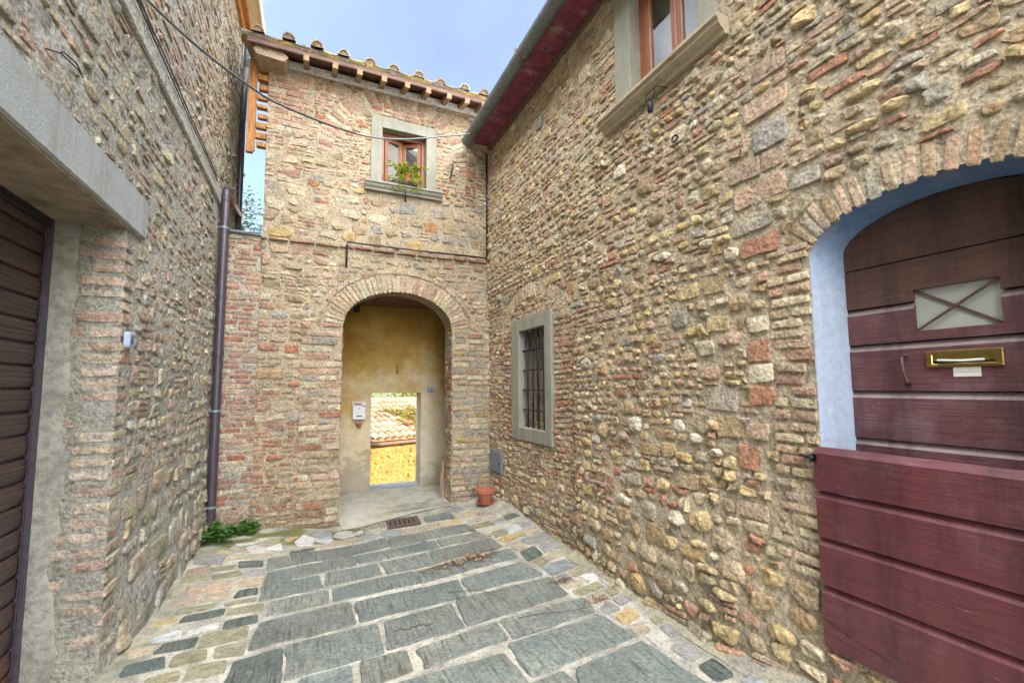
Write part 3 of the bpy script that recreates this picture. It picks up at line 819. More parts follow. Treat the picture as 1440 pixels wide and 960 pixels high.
dr = MB()
seams = [2.52, 2.193, 1.988, 1.802, 1.568, 1.331, 1.10, .34]
XD = XR+.20
WIN = (.84, 1.135, 1.85, 2.045)
def din(v):  # half-width of the leaf at height v
    if v <= DZ: return DA-.05
    k = min(1, (v-DZ)/(DB-.03)); return (DA-.05)*math.sqrt(max(.0004, 1-k*k))
for i in range(len(seams)-1):
    t, b = seams[i], seams[i+1]
    bev = 0 if i < 2 else .030
    mi = 1 if i < 2 else 0
    segs = 10 if i == 0 else 1
    tt = t-.0025
    for s in range(segs):
        z0 = b+.004+(tt-b-.004)*s/segs; z1 = b+.004+(tt-b-.004)*(s+1)/segs
        if z1 > DZ+DB-.03: z1 = DZ+DB-.0305
        if z1 <= z0: continue
        w0, w1 = din(z0), din(z1)
        cols = [(DC-1, DC+1)]
        if z0 < WIN[3] and z1 > WIN[2]:   # board around the little window
            pass
        prof = [(XD, z0), (XD, z1-bev), (XD+bev*.75, z1), (XD+.04, z1), (XD+.04, z0)]
        def ends(lo, hi, p0, p1):
            dr.prism(prof, lambda x, z: (x, lo(z), z), lambda x, z: (x, hi(z), z), mi)
        lo = lambda z: DC-(w0+(w1-w0)*(min(max((z-z0)/(z1-z0), 0), 1)))
        hi = lambda z: DC+(w0+(w1-w0)*(min(max((z-z0)/(z1-z0), 0), 1)))
        if i in (1, 2):
            # leave the window opening free
            za, zb = (WIN[2], WIN[3])
            def cut(pz0, pz1, l_, h_, bv):
                pr = [(XD, pz0), (XD, pz1-bv), (XD+bv*.75, pz1), (XD+.04, pz1), (XD+.04, pz0)]
                dr.prism(pr, lambda x, z: (x, l_, z), lambda x, z: (x, h_, z), mi)
                if bv: dr.add([(XD-.001, l_, pz1-bv+.001), (XD-.001, h_, pz1-bv+.001), (XD+bv*.75-.001, h_, pz1+.001), (XD+bv*.75-.001, l_, pz1+.001)], [(0, 1, 2, 3)], 2)
            W_ = DA-.05
            if i == 1:
                cut(WIN[3], z1, DC-W_, DC+W_, 0); cut(z0, WIN[3]-.0005, DC-W_, WIN[0], 0); cut(z0, WIN[3]-.0005, WIN[1], DC+W_, 0)
            else:
                cut(z0, WIN[2], DC-W_, DC+W_, 0); cut(WIN[2]+.0005, z1, DC-W_, WIN[0], bev); cut(WIN[2]+.0005, z1, WIN[1], DC+W_, bev)
            continue
        dr.prism(prof, lambda x, z: (x, lo(z), z), lambda x, z: (x, hi(z), z), mi)
        if bev:
            dr.add([(XD-.001, DC-w1, z1-bev+.001), (XD-.001, DC+w1, z1-bev+.001), (XD+bev*.75-.001, DC+w1, z1+.001), (XD+bev*.75-.001, DC-w1, z1+.001)], [(0, 1, 2, 3)], 2)
dr.box(XD+.041, XD+.06, DC-DA+.02, DC+DA-.02, .34, 2.27, 1)
door = dr.build('door', [M_DOORUP, M_DOORTOP, M_DOORBEV], right)
door['label'] = 'weathered dark maroon upper door of wide boards'
q = MB(); q.box(XD+.022, XD+.028, WIN[0]-.005, WIN[1]+.005, WIN[2]-.005, WIN[3]+.005); q.build('pane', M_FROST, door)
q = MB()
for s in (1, -1):
    a = Vector((XD+.010, WIN[0], WIN[2] if s > 0 else WIN[3])); b = Vector((XD+.010, WIN[1], WIN[3] if s > 0 else WIN[2]))
    d = (b-a)/2; nrm = Vector((0, -d.z, d.y)).normalized()*.005
    q.obox((a+b)/2+Vector((0.006*(s > 0), 0, 0)), d, nrm, Vector((.003, 0, 0)))
q.build('window_bar', M_DOORTOP, door)
q = MB()
S = (.846, 1.10, 1.677, 1.752)
q.box(XD-.012, XD-.0005, S[0], S[1], S[3]-.018, S[3], 0, bev=.003); q.box(XD-.012, XD-.0005, S[0], S[1], S[2], S[2]+.016, 0, bev=.003)
q.box(XD-.012, XD-.0005, S[0], S[0]+.026, S[2]+.014, S[3]-.016, 0, bev=.003); q.box(XD-.012, XD-.0005, S[1]-.024, S[1], S[2]+.014, S[3]-.016, 0, bev=.003)
q.box(XD-.003, XD-.0003, S[0]+.02, S[1]-.02, S[2]+.012, S[3]-.014, 1)
sl = q.build('letter_slot', [M_BRASS, M_SOIL], door)
q = MB(); q.box(XD-.008, XD-.005, S[0]+.026, S[1]-.026, S[2]+.028, S[3]-.018, 0); q.build('slot_flap', M_BRASS, sl)
q = MB(); q.tube([(XD-.020, S[0]+.055, 1.706), (XD-.024, S[0]+.12, 1.703), (XD-.018, S[1]-.045, 1.709)], .0055, 6); q.build('rolled_paper', M_PAPER, sl)
q = MB(); q.box(XD-.002, XD-.0004, .92, 1.01, 1.635, 1.676, 0); q.box(XD-.0026, XD-.002, .92, 1.01, 1.654, 1.6555, 1); q.build('name_sticker', [M_PAPER, M_SOFFIT], door)
q = MB()
q.tube([(XD-.003, 1.188, 1.735), (XD-.026, 1.186, 1.722), (XD-.030, 1.180, 1.665), (XD-.026, 1.172, 1.617), (XD-.003, 1.170, 1.603)], [.010, .007, .0065, .007, .010], 8)
for z in (1.737, 1.601): q.lathe((XD-.004, 1.18, z), [(.0, 0), (.012, 0), (.012, .006), (0, .008)], 8)
q.build('handle', M_DOORUP, door, smooth=True)

hd = MB()
XH = XR-.032; hb = [1.292, 1.072, .843, .615, .318]
for i in range(4):
    t, b = hb[i]-.003, hb[i+1]+.006
    bv = .032
    l, h = DC-DA-.012, DC+DA+.018
    prof = [(XH, b), (XH, t-bv), (XH+.022, t), (XH+.040, t), (XH+.040, b)]
    nseg = 14
    for s in range(nseg):
        y0 = l+(h-l)*s/nseg; y1 = l+(h-l)*(s+1)/nseg
        d0 = .0035*nz(y0*4, t*5); d1 = .0035*nz(y1*4, t*5)
        z_ = lambda y, z, d: z+d*(1 if z > (t+b)/2 else 0)
        pts = prof
        n = len(pts)
        v_ = [(x, y0, z_(y0, z, d0)) for x, z in pts]+[(x, y1, z_(y1, z, d1)) for x, z in pts]
        f_ = [(k, (k+1) % n, n+(k+1) % n, n+k) for k in range(n)]
        if s == 0: f_.append(tuple(range(n-1, -1, -1)))
        if s == nseg-1: f_.append(tuple(range(n, 2*n)))
        hd.add(v_, f_, 0)
half = hd.build('half_door', [M_DOORLO], right)
half['label'] = 'maroon painted outer half door of four bevelled boards'
# split grain in the top and bottom boards
for (y0, z0, y1, z1, w) in ((1.49, 1.265, 1.30, 1.238, .003), (1.30, 1.238, 1.10, 1.222, .0022), (1.485, 1.205, 1.38, 1.185, .0025), (1.50, .462, 1.36, .418, .008), (1.36, .418, 1.20, .395, .005), (1.50, .40, 1.30, .372, .004)):
    a = Vector((XH-.0006, y0, z0)); b = Vector((XH-.0006, y1, z1)); d = b-a; n = Vector((0, -d.z, d.y)).normalized()
    pl = []; m = 9
    for k in range(m+1): pl.append(a+d*k/m+n*(w*(.4+abs(nz(k*1.3, z0*9)))*(1-(2*k/m-1)**4)))
    for k in range(m, -1, -1): pl.append(a+d*k/m-n*(w*(.3+abs(nz(k*1.7, z0*5)))*(1-(2*k/m-1)**4)))
    q = MB(); q.add([tuple(p) for p in pl], [tuple(range(len(pl)))], 0); q.build('wood_crack', M_SOIL, half)
q = MB()
q.box(XH-.004, XH-.0005, 1.478, 1.503, 1.213, 1.252, 0, bev=.001); q.tube([(XH-.006, 1.492, 1.235), (XH-.010, 1.52, 1.236), (XR-.02, 1.57, 1.238)], [.009, .007, .006], 7)
q.tube([(XH-.012, 1.503, 1.21), (XH-.012, 1.503, 1.255)], .0045, 8)
q.build('hinge', M_BLACK, half, smooth=True)

# upper window (stone surround, moulded sill, chestnut casements)
w = MB()
J0, J1, Z0, Z1 = 2.12, 2.82, 3.985, 5.06
w.box(XR-.028, XR+.10, J1, J1+.20, Z0-.03, Z1+.16, 0, bev=.004); w.box(XR-.028, XR+.10, J0-.155, J0, Z0-.03, Z1+.16, 0, bev=.004)
w.box(XR-.026, XR+.10, J0+.0005, J1-.0005, Z1, Z1+.155, 0, bev=.004)
win = w.build('window', M_SERENA, right)
win['label'] = 'upper window with grey stone surround and brown casements'
w = MB()
pr = [(XR-.115, 3.955), (XR-.115, 3.930), (XR-.095, 3.918), (XR-.092, 3.895), (XR-.070, 3.872), (XR-.045, 3.858), (XR-.040, 3.835), (XR+.08, 3.835), (XR+.08, 3.9545)]
w.prism(pr, lambda x, z: (x, 1.89, z), lambda x, z: (x, 3.185, z))
w.build('sill', M_SILL, win)
w = MB(); XS = XR+.085
w.box(XS, XS+.05, J1-.085, J1+.02, Z0-.03, Z1, 0, bev=.006); w.box(XS, XS+.05, J0-.02, J0+.012, Z0-.03, Z1, 0, bev=.006)
w.box(XS+.001, XS+.05, J0+.012, J1-.085, Z1-.06, Z1+.01, 0, bev=.006); w.box(XS+.001, XS+.05, J0+.012, J1-.085, Z0-.03, Z0+.045, 0, bev=.006)
w.build('window_frame', M_WOOD, win)
for a, b in ((J0+.013, 2.398), (2.402, J1-.086)):
    w = MB(); x = XS-.012
    w.box(x, x+.045, a, a+.055, Z0+.012, Z1-.062, 0, bev=.007); w.box(x, x+.045, b-.055, b, Z0+.012, Z1-.062, 0, bev=.007)
    w.box(x+.001, x+.045, a+.0555, b-.0555, Z0+.012, Z0+.07, 0, bev=.007); w.box(x+.001, x+.045, a+.0555, b-.0555, Z1-.12, Z1-.062, 0, bev=.007)
    w.build('casement', M_WOOD, win)
    w = MB(); w.box(x+.020, x+.026, a+.05, b-.05, Z0+.06, Z1-.11); w.build('pane', M_GLASSC, win)
w = MB(); w.box(XR+.24, XR+.29, J0-.1, J1+.1, Z0-.1, Z1+.1); w.build('curtain', M_CREAM, win)

# barred ground-floor window
w = MB(); XB = XR+.04
B0, B1, C0, C1 = 4.44, 5.12, 1.105, 2.295
w.box(XB-.035, XB+.06, 4.285, B0, .955, 2.455, 0, bev=.005); w.box(XB-.035, XB+.06, B1, 5.345, .955, 2.455, 0, bev=.005)
w.box(XB-.0345, XB+.06, B0+.0005, B1-.0005, .955, C0, 0, bev=.005); w.box(XB-.0345, XB+.06, B0+.0005, B1-.0005, C1, 2.455, 0, bev=.005)
bw = w.build('window', M_SERENA, right)
bw['label'] = 'tall barred ground-floor window in a grey stone surround'
w = MB()
w.box(XB+.06, XB+.26, B0-.03, B0, C0-.03, C1+.03, 0); w.box(XB+.06, XB+.26, B1, B1+.03, C0-.03, C1+.03, 0)
w.box(XB+.06, XB+.26, B0-.03, B1+.03, C1, C1+.03, 0); w.box(XB+.06, XB+.26, B0-.03, B1+.03, C0-.03, C0, 0)
w.build('reveal', M_JAMBPL, bw)
w = MB()
x = XB+.17
w.box(x, x+.04, B0+.001, B0+.05, C0+.001, C1-.001, 0, bev=.005); w.box(x, x+.04, B1-.05, B1-.001, C0+.001, C1-.001, 0, bev=.005)
w.box(x+.001, x+.04, B0+.05, B1-.05, C0+.001, C0+.06, 0, bev=.005); w.box(x+.001, x+.04, B0+.05, B1-.05, C1-.06, C1-.001, 0, bev=.005); w.box(x+.001, x+.04, 4.757, 4.803, C0+.06, C1-.06, 0, bev=.005)
w.box(x+.002, x+.03, B0+.05, B1-.05, 1.52, 1.55, 0)
w.build('window_frame', M_RAFT, bw)
w = MB(); w.box(x+.018, x+.024, B0+.04, B1-.04, C0+.04, C1-.04); w.build('pane', M_GLASSD, bw)
w = MB()
for i in range(40):
    y = B0+.01+(B1-B0-.02)*i/40
    pass
npl = 48
vs = [(XB+.238+.012*math.sin(i*1.25)+.004*nz(i*.7, 0), B0+(B1-B0)*i/npl, z) for i in range(npl+1) for z in (C0, C1)]
w.add(vs, [(2*i, 2*i+2, 2*i+3, 2*i+1) for i in range(npl)])
w.build('curtain', M_CURT, bw, smooth=True)
for y in (4.575, 4.715, 4.855, 4.995):
    w = MB(); w.tube([(XB+.035, y, C0-.02), (XB+.035+.003*nz(y, 1), y, 1.7), (XB+.035, y, C1+.02)], .0105, 8); w.build('bar', M_BLACK, bw, smooth=True)
for i in range(4):
    z = 1.32+.243*i
    w = MB(); w.box(XB+.022, XB+.0475, B0-.03, B1+.03, z-.008, z+.008, 0, bev=.003); w.build('cross_bar', M_BLACK, bw)

# eave: maroon soffit, zinc gutter, roof above
w = MB()
w.box(2.06, XR+.02, -3.2, 6.02, EH-.045, EH-.015, 0)
for i in range(30):     # cross boards seen from below
    y = -3.1+.306*i
    w.box(2.065, XR+.01, y, y+.012, EH-.050, EH-.044, 0)
w.build('eave_soffit', M_SOFMAR, right)
w = MB(); w.box(XR-.05, XR-.005, -3.2, 6.02, EH-.10, EH-.046, 0); w.build('eave_moulding', M_EAVE, right)
g = MB()
GX, GZ, GR = 1.985, EH-.045, .078
n = 16
ys = [6.0-.33*i for i in range(28)]
vs = []; fs = []
for y in ys:
    for r_ in (GR, GR-.006):
        for k in range(n+1):
            a = PI+PI*k/n; vs.append((GX+r_*math.cos(a), y, GZ+r_*math.sin(a)))
for i in range(len(ys)-1):
    o_ = i*2*(n+1); p_ = o_+2*(n+1)
    for k in range(n):
        fs.append((o_+k, p_+k, p_+k+1, o_+k+1)); q_ = n+1; fs.append((o_+q_+k+1, p_+q_+k+1, p_+q_+k, o_+q_+k))
    fs.append((o_, o_+n+1, p_+n+1, p_)); fs.append((o_+n, p_+n, p_+2*n+1, o_+2*n+1))
g.add(vs, fs)
g.add([(GX+GR*math.cos(PI+PI*k/n), 6.0, GZ+GR*math.sin(PI+PI*k/n)) for k in range(n+1)], [tuple(range(n+1))])
gut = g.build('gutter', M_GUTTER, right, smooth=True, auto=60)
for y in (5.6, 4.1, 2.6, 1.1):
    g = MB(); pts = [(GX+(GR+.006)*math.cos(PI+PI*k/10), y, GZ+(GR+.006)*math.sin(PI+PI*k/10)) for k in range(11)]
    g.tube([(GX-GR-.006, y, GZ+.02)]+pts+[(GX+GR+.03, y, GZ+.035)], .011, 6); g.build('gutter_bracket', M_EAVE, gut)
# roof
w = MB()
def Rz(x): return EH+.03+(x-2.02)*.33
w.prism([(2.02, Rz(2.02)-.03), (4.9, Rz(4.9)-.03), (4.9, Rz(4.9)+.03), (2.02, Rz(2.02)+.03)], lambda x, z: (x, -3.2, z), lambda x, z: (x, 6.18, z))
w.prism([(4.9, Rz(4.9)-.03), (7.5, Rz(4.9)-.85), (7.5, Rz(4.9)-.78), (4.9, Rz(4.9)+.03)], lambda x, z: (x, -3.2, z), lambda x, z: (x, 6.18, z))
def tile_row(mb, p0, d, up, L, r=RND, rad=.085, tl=.40, mi=0, n=7, cap=None):
    """a row of barrel tiles from eave point p0 along slope direction d"""
    p0 = Vector(p0); d = Vector(d).normalized(); up = Vector(up).normalized(); s = d.cross(up).normalized()
    k = int(L/(tl*.82))
    for i in range(k):
        a = p0+d*(i*tl*.82)+up*(.012*i*0); rr0 = rad*r.uniform(.95, 1.06); rr1 = rr0*.82
        lift = r.uniform(0, .012); sh = r.uniform(-.012, .012)
        c = pick(r, [(8, (.36, .20, .12)), (6, (.42, .28, .18)), (5, (.30, .24, .17)), (3, (.45, .36, .25)), (2, (.22, .15, .11))])
        vs = []; fs = []
        for (q, rr, u_) in ((0, rr0, .03+lift), (tl, rr1, .005)):
            for th in (0, -.014):
                for j in range(n+1):
                    ang = PI*j/n
                    pt = a+d*q+s*(math.cos(ang)*(rr+th)+sh)+up*(math.sin(ang)*(rr+th)+u_)
                    vs.append(tuple(pt))
        m = n+1
        for j in range(n):
            fs.append((j, 2*m+j, 2*m+j+1, j+1)); fs.append((m+j+1, 3*m+j+1, 3*m+j, m+j)); fs.append((j, j+1, m+j+1, m+j))
        mb.add(vs, fs, mi, c)
        if i == 0 and cap:
            ee = []
            for j in range(n+1):
                ang = PI*j/n; ee.append(tuple(a+d*.012+s*(math.cos(ang)*(rr0-.010)+sh)+up*(math.sin(ang)*(rr0-.010)+.03+lift)))
            mb.add(ee, [tuple(range(n+1))], mi, cap)
for i in range(28):
    tile_row(w, (2.10, 6.0-.33*i, Rz(2.10)), (1, 0, .33), (-.33, 0, 1), 2.9, n=5)
w.build('roof', M_TILE, right)
# drain pipe in the corner, running down from the gutter and along the string course
# ------------------------------------------------------------------ house across the court, with the archway
YB = 6.20
def MBk(u, v, n):
    rel = .010*nz(u*.9, v*.9, 13)+.006*nz(u*3, v*3, 17)
    rel += .05*sm(.55, -.2, v)*(1-sm(.2, .34, u))       # spreading foot left of the arch
    if 3.44 < v < 3.50: rel += 0
    return (u, YB-rel-n, v)
TONE[:] = [.20, .88, (.42, .33, .22)]
back = empty('stone_house', (.9, 6.9, 0), 'stone and brick house with arched passage, tiled roof and flower pot window', 'house')
AC, AA, AZ, AB = 1.105, .738, 2.40, .516
def atop(u):
    k = (u-AC)/AA
    return AZ+AB*math.sqrt(max(0, 1-k*k))
BT = 5.72
WX0, WX1, WZ0, WZ1 = .82, 1.437, 4.42, 5.20
wb = MB()
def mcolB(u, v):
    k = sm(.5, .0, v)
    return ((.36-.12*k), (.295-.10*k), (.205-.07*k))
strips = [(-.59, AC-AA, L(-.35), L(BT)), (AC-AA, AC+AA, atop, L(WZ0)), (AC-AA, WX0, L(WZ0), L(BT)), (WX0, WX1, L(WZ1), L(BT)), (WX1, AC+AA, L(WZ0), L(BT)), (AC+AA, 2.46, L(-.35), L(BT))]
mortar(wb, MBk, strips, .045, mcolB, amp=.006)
pB_up = [(14, PALEP), (16, CREAM), (16, BEIGE), (8, PINK), (8, GREY), (8, YEL), (6, TAN), (4, ROSE)]
pB_dk = [(14, BEIGE), (10, TAN), (12, GREY), (9, PALEP), (10, PINK), (6, ROSE), (5, REDB), (8, CREAM), (4, OLIVE)]
pB_brick = [(12, PALEP), (12, PINK), (8, ROSE), (8, CREAM), (5, BEIGE), (2, REDB)]
pB_long = [(14, CREAM), (12, BEIGE), (12, PALEP), (8, PINK), (5, ROSE), (5, GREY), (3, REDB)]
pB_small = [(12, YEL), (12, CREAM), (8, ORNG), (8, PINK), (8, WHITE), (8, TAN), (5, ROSE)]
ARCH = Arch(AC, AA, AZ, AB, -1)
ARING = RingX(AC, AZ-.02, AA, AB, .335)
BIG = RingX(1.06, 4.60, .89, 1.00, .21)
WEX = [Rect(.67, 1.585, 4.38, 5.36), Rect(.62, 1.69, 4.24, 4.40)]
SC_ = Rect(-.6, 2.46, 3.425, 3.485)     # brick string course
common = [ARCH, ARING, BIG, SC_]+WEX
# arch of two rings of brick
voussoirs(wb, MBk, AC, AZ-.02, AA+.004, AB, .245, 40, [(12, PALEP), (10, CREAM), (10, BEIGE), (5, PINK), (2, ROSE)], a0=.0, a1=PI, joint=.013, h=(.008, .016))
voussoirs(wb, MBk, AC, AZ-.02, AA+.258, AB+.258, .055, 15, [(10, PALEP), (8, PINK), (6, BEIGE), (5, REDB)], a0=.08, a1=PI-.02, joint=.012, h=(.012, .02))
voussoirs(wb, MBk, 1.06, 4.60, .89, 1.00, .20, 44, [(12, PALEP), (10, PINK), (8, CREAM), (5, ROSE)], a0=.12, a1=PI-.1, joint=.012, h=(.004, .010), bounds=(-.6, 2.45, 4.3, BT-.02), excl=WEX)
# string course
bricks(wb, MBk, -.59, 2.44, 3.43, 3.482, .052, .26, [(10, PINK), (8, ROSE), (6, BEIGE)], wob=.0, hr=(.045, .058), joint=.008)
# left pier: long worn bricks and blocks, ragged rubble at the outer edge
bricks(wb, MBk, -.12, .365, -.05, 1.05, .086, .26, [(12, BEIGE), (8, GREY), (8, ROSE), (6, REDB), (6, TAN), (4, BROWN), (9, CREAM), (6, PALEP)], excl=[ARCH, ARING], wob=.03, joint=.018, hr=(.006, .026), jit=.5, rough=.4)
bricks(wb, MBk, -.12, .365, 1.05, 2.42, .092, .27, pB_long, excl=[ARCH, ARING], wob=.03, joint=.016, hr=(.008, .024), jit=.5, rough=.35)
rubble(wb, MBk, -.59, -.10, .0, 1.2, (.06, .12), (1.3, 2.6), [(10, 'cob'), (50, 'blk'), (34, 'brk')], [(10, GREY), (10, TAN), (8, ROSE), (8, BROWN), (8, BEIGE), (4, REDB)], excl=common, mort=.018, hr=(.008, .026), brickpal=[(8, ROSE), (6, REDB), (6, BEIGE)], wob=.03)
rubble(wb, MBk, -.59, -.10, 1.2, 3.42, (.07, .14), (1.3, 2.6), [(12, 'cob'), (55, 'blk'), (22, 'brk')], pB_dk, excl=common, mort=.018, hr=(.008, .026), brickpal=pB_long, wob=.03)
rubble(wb, MBk, -.57, .365, -.35, -.02, (.05, .09), (1.6, 3.0), [(40, 'blk'), (40, 'brk')], [(8, ROSE), (8, GREY), (6, TAN), (5, BROWN)], excl=[ARCH], mort=.02, hr=(.01, .03), brickpal=[(6, ROSE), (5, GREY), (4, PINK)])
rubble(wb, MBk, -.10, 2.44, 2.42, 3.42, (.06, .12), (1.1, 2.2), [(30, 'cob'), (50, 'blk'), (16, 'brk')], pB_up, excl=common, mort=.02, hr=(.008, .024), brickpal=pB_brick)
# right pier
bricks(wb, MBk, 1.85, 2.44, -.02, 2.42, .088, .26, [(14, CREAM), (12, BEIGE), (9, GREY), (7, PALEP), (3, ROSE), (3, OCHRE)], excl=[ARCH, ARING], wob=.03, joint=.016, hr=(.006, .022), jit=.5, rough=.35)
rubble(wb, MBk, 1.86, 2.44, -.35, -.02, (.06, .1), (1.4, 2.4), [(50, 'blk'), (20, 'brk')], [(8, GREY), (6, OLIVE), (4, TAN)], mort=.018, hr=(.008, .02), brickpal=[(4, GREY), (3, PINK)])
# above the string course: big blocks low down, brick quoins on the left, pebbles under the relieving arch
rubble(wb, MBk, -.59, 2.44, 3.487, 4.30, (.11, .24), (1.1, 2.0), [(14, 'cob'), (60, 'blk'), (10, 'brk'), (14, 'peb')], [(16, BEIGE), (14, GREY), (12, CREAM), (8, TAN), (6, OCHRE), (5, PALEP), (3, ORNG)], excl=common, mort=.022, hr=(.008, .024), brickpal=pB_brick)
bricks(wb, MBk, -.59, -.12, 4.85, BT-.03, .072, .24, [(14, PINK), (12, ROSE), (10, PALEP), (4, CREAM)], wob=.012, joint=.012, hr=(.004, .014))
rubble(wb, MBk, -.59, .32, 4.28, 4.86, (.07, .14), (1.4, 2.8), [(50, 'blk'), (30, 'brk'), (10, 'cob')], pB_up, excl=common, mort=.018, hr=(.006, .02), brickpal=pB_brick)
QZ = Rect(-.7, -.11, 4.85, 6); LZ = Rect(-.7, .33, 4.2, 4.87)
rubble(wb, MBk, -.59, 2.44, 4.28, BT-.02, (.045, .085), (1.1, 2.2), [(46, 'cob'), (28, 'blk'), (26, 'brk'), (8, 'peb')], pB_small, excl=common+[QZ, LZ, Rect(2.02, 2.2, 4.0, 5.0)], mort=.018, hr=(.006, .022), brickpal=[(10, PINK), (8, PALEP), (6, REDB)])
bricks(wb, MBk, 2.03, 2.19, 4.28, 5.0, .052, .13, [(10, ROSE), (8, REDB), (8, PINK), (5, BEIGE)], wob=.02, hr=(.008, .02))
# thickness of the arch, its brick soffit, jambs
TH = .36
apts = []
for i in range(45):
    t = PI*i/44; apts.append((AC+AA*math.cos(t), AZ+AB*math.sin(t)))
vs = []; fs = []; cs = []
for (u, v) in apts:
    for k in range(5):
        y = YB-.004+TH*k/4
        vs.append((u, y, v)); g = .85+.3*nz(u*9, y*9, v*9); cs.append((.40*g, .32*g, .21*g))
for i in range(44):
    for k in range(4): fs.append((i*5+k, i*5+k+1, (i+1)*5+k+1, (i+1)*5+k))
wb.add(vs, fs, 0, cs)
MJR = lambda u, v, n: (AC+AA-n, u, v)
MJL = lambda u, v, n: (AC-AA+n, u, v)
for Mj in (MJR, MJL):
    mortar(wb, Mj, [(YB-.004, YB+TH, L(-.4), L(AZ+.001))], .06, (.40, .34, .25), amp=.003)
    bricks(wb, Mj, YB+.0, YB+TH, -.1, AZ, .088, .24, pB_long, wob=.02, joint=.016, hr=(.004, .014), jit=.3, rough=.3)
# body of the building
for x0, x1, z0, z1 in ((-.59, AC-AA-.001, -.4, BT), (AC+AA+.001, 2.46, -.4, BT), (AC-AA, AC+AA, 2.93, WZ0-.02), (AC-AA, WX0-.01, WZ0-.0205, BT), (WX1+.01, AC+AA, WZ0-.0205, BT), (WX0-.0095, WX1+.0095, WZ1+.01, BT)):
    wb.box(x0, x1, YB+.065, YB+TH, z0, z1, 0, (.40, .34, .25))
wb.box(-.59, -.35, YB+TH+.001, 7.748, -.4, BT, 0, (.42, .33, .22)); wb.box(2.42, 2.9, YB+TH+.001, 8.11, -.4, BT, 0, (.42, .33, .22))
wb.box(-.59, -.35, 7.749, 8.11, -.4, BT, 0, (.42, .33, .22))
wb.box(-.34, 2.41, 7.76, 8.11, 3.15, BT, 0, (.42, .33, .22))
wb.build('wall', M_BACK, back, smooth=True, auto=27)

# passage: stained plaster, boarded ceiling, doorway to the street beyond
D0, D1, DT, DBt = .93, 1.752, 1.515, -.055
YI = 7.75
p = MB()
def grid(x0, x1, z0, z1, y, n=10):
    vs = []; fs = []
    nx = max(1, int((x1-x0)/.12)); nzz = max(1, int((z1-z0)/.12))
    for i in range(nx+1):
        for j in range(nzz+1):
            X = x0+(x1-x0)*i/nx; Z = z0+(z1-z0)*j/nzz
            e = i in (0, nx) or j in (0, nzz)
            vs.append((X, y-(0 if e else .010*nz(X*2, Z*2, 3)), Z))
    for i in range(nx):
        for j in range(nzz):
            a = i*(nzz+1)+j; fs.append((a, a+nzz+1, a+nzz+2, a+1))
    p.add(vs, fs, 0)
grid(.28, D0, -.3, 3.06, YI); grid(D1, 2.30, -.3, 3.06, YI); grid(D0, D1, DT, 3.06, YI); grid(D0, D1, -.3, DBt-.001, YI)
p.box(.08, .28, YB+TH+.002, YI+.001, -.3, 3.06); p.box(2.30, 2.41, YB+TH+.002, YI+.001, -.3, 3.06)
p.box(.0, D0, YI+.002, YI+.37, -.4, 3.06, 0); p.box(D1, 2.41, YI+.002, YI+.37, -.4, 3.06, 0); p.box(D0+.0005, D1-.0005, YI+.002, YI+.37, DT, 3.06, 0); p.box(D0+.0005, D1-.0005, YI+.002, YI+.37, -.4, DBt-.004, 0)
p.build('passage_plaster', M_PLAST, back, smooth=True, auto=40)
p = MB()
for i in range(13):
    x = .29+.1545*i
    p.box(x, x+.150, YB+TH+.003, YI-.002, 2.962+.003*(i % 2), 3.0, bev=.004)
p.box(.285, 2.295, YB+TH+.003, YI-.002, 3.001, 3.05)
p.build('passage_ceiling', M_BOARD, back)
p = MB(); p.box(D0-.0, D1, YI-.02, YI+.40, DBt-.05, DBt+.012, bev=.006); p.build('threshold', M_CONC, back)
# window
w = MB()
yf = YB-.030
w.box(.672, WX0, yf, YB+.06, 4.385, 5.355, 0, bev=.004); w.box(WX1, 1.58, yf, YB+.06, 4.385, 5.355, 0, bev=.004)
w.box(WX0+.0005, WX1-.0005, yf+.001, YB+.06, WZ1, 5.355, 0, bev=.004)
bwin = w.build('window', M_SERENA, back)
w = MB()
pr = [(yf-.085, 4.395), (yf-.085, 4.368), (yf-.065, 4.356), (yf-.06, 4.33), (yf-.03, 4.30), (yf-.028, 4.278), (YB+.05, 4.278), (YB+.05, 4.394)]
w.prism(pr, lambda y, z: (.60, y, z), lambda y, z: (1.665, y, z))
w.build('sill', M_SERENA, bwin)
w = MB()
yw = YB+.10
w.box(WX0-.01, WX0+.045, yw, yw+.05, WZ0-.03, WZ1+.01, 0, bev=.005); w.box(WX1-.045, WX1+.01, yw, yw+.05, WZ0-.03, WZ1+.01, 0, bev=.005); w.box(WX0+.045, WX1-.045, yw+.001, yw+.05, WZ1-.05, WZ1+.01, 0, bev=.005)
w.box(WX0-.012, WX0+.0005, YB+.05, YB+.30, WZ0-.03, WZ1+.01, 1); w.box(WX1-.0005, WX1+.012, YB+.05, YB+.30, WZ0-.03, WZ1+.01, 1); w.box(WX0, WX1, YB+.061, YB+.30, WZ1-.0005, WZ1+.012, 1)
w.build('window_frame', [M_WOOD, M_JAMBPL], bwin)
def casement(hx, ang, width, sgn, z0, z1):
    """casement hinged at x=hx opening inwards by ang"""
    d = Vector((sgn*math.cos(ang), math.sin(ang), 0)); n = Vector((-d.y, d.x, 0)); o_ = Vector((hx, yw+.02, 0))
    def bar(a, b, za, zb, t=.020):
        c = o_+d*((a+b)/2)+Vector((0, 0, (za+zb)/2))
        return c, d*((b-a)/2), n*t, Vector((0, 0, (zb-za)/2))
    m_ = MB()
    for a, b, za, zb in ((0, .05, z0, z1), (width-.05, width, z0, z1), (.05, width-.05, z0, z0+.06), (.05, width-.05, z1-.055, z1)): m_.obox(*bar(a, b, za, zb))
    c_ = m_.build('casement', M_WOOD, bwin)
    m_ = MB(); m_.obox(*bar(.045, width-.045, z0+.05, z1-.05, .003)); m_.build('pane', M_MIRROR, c_)
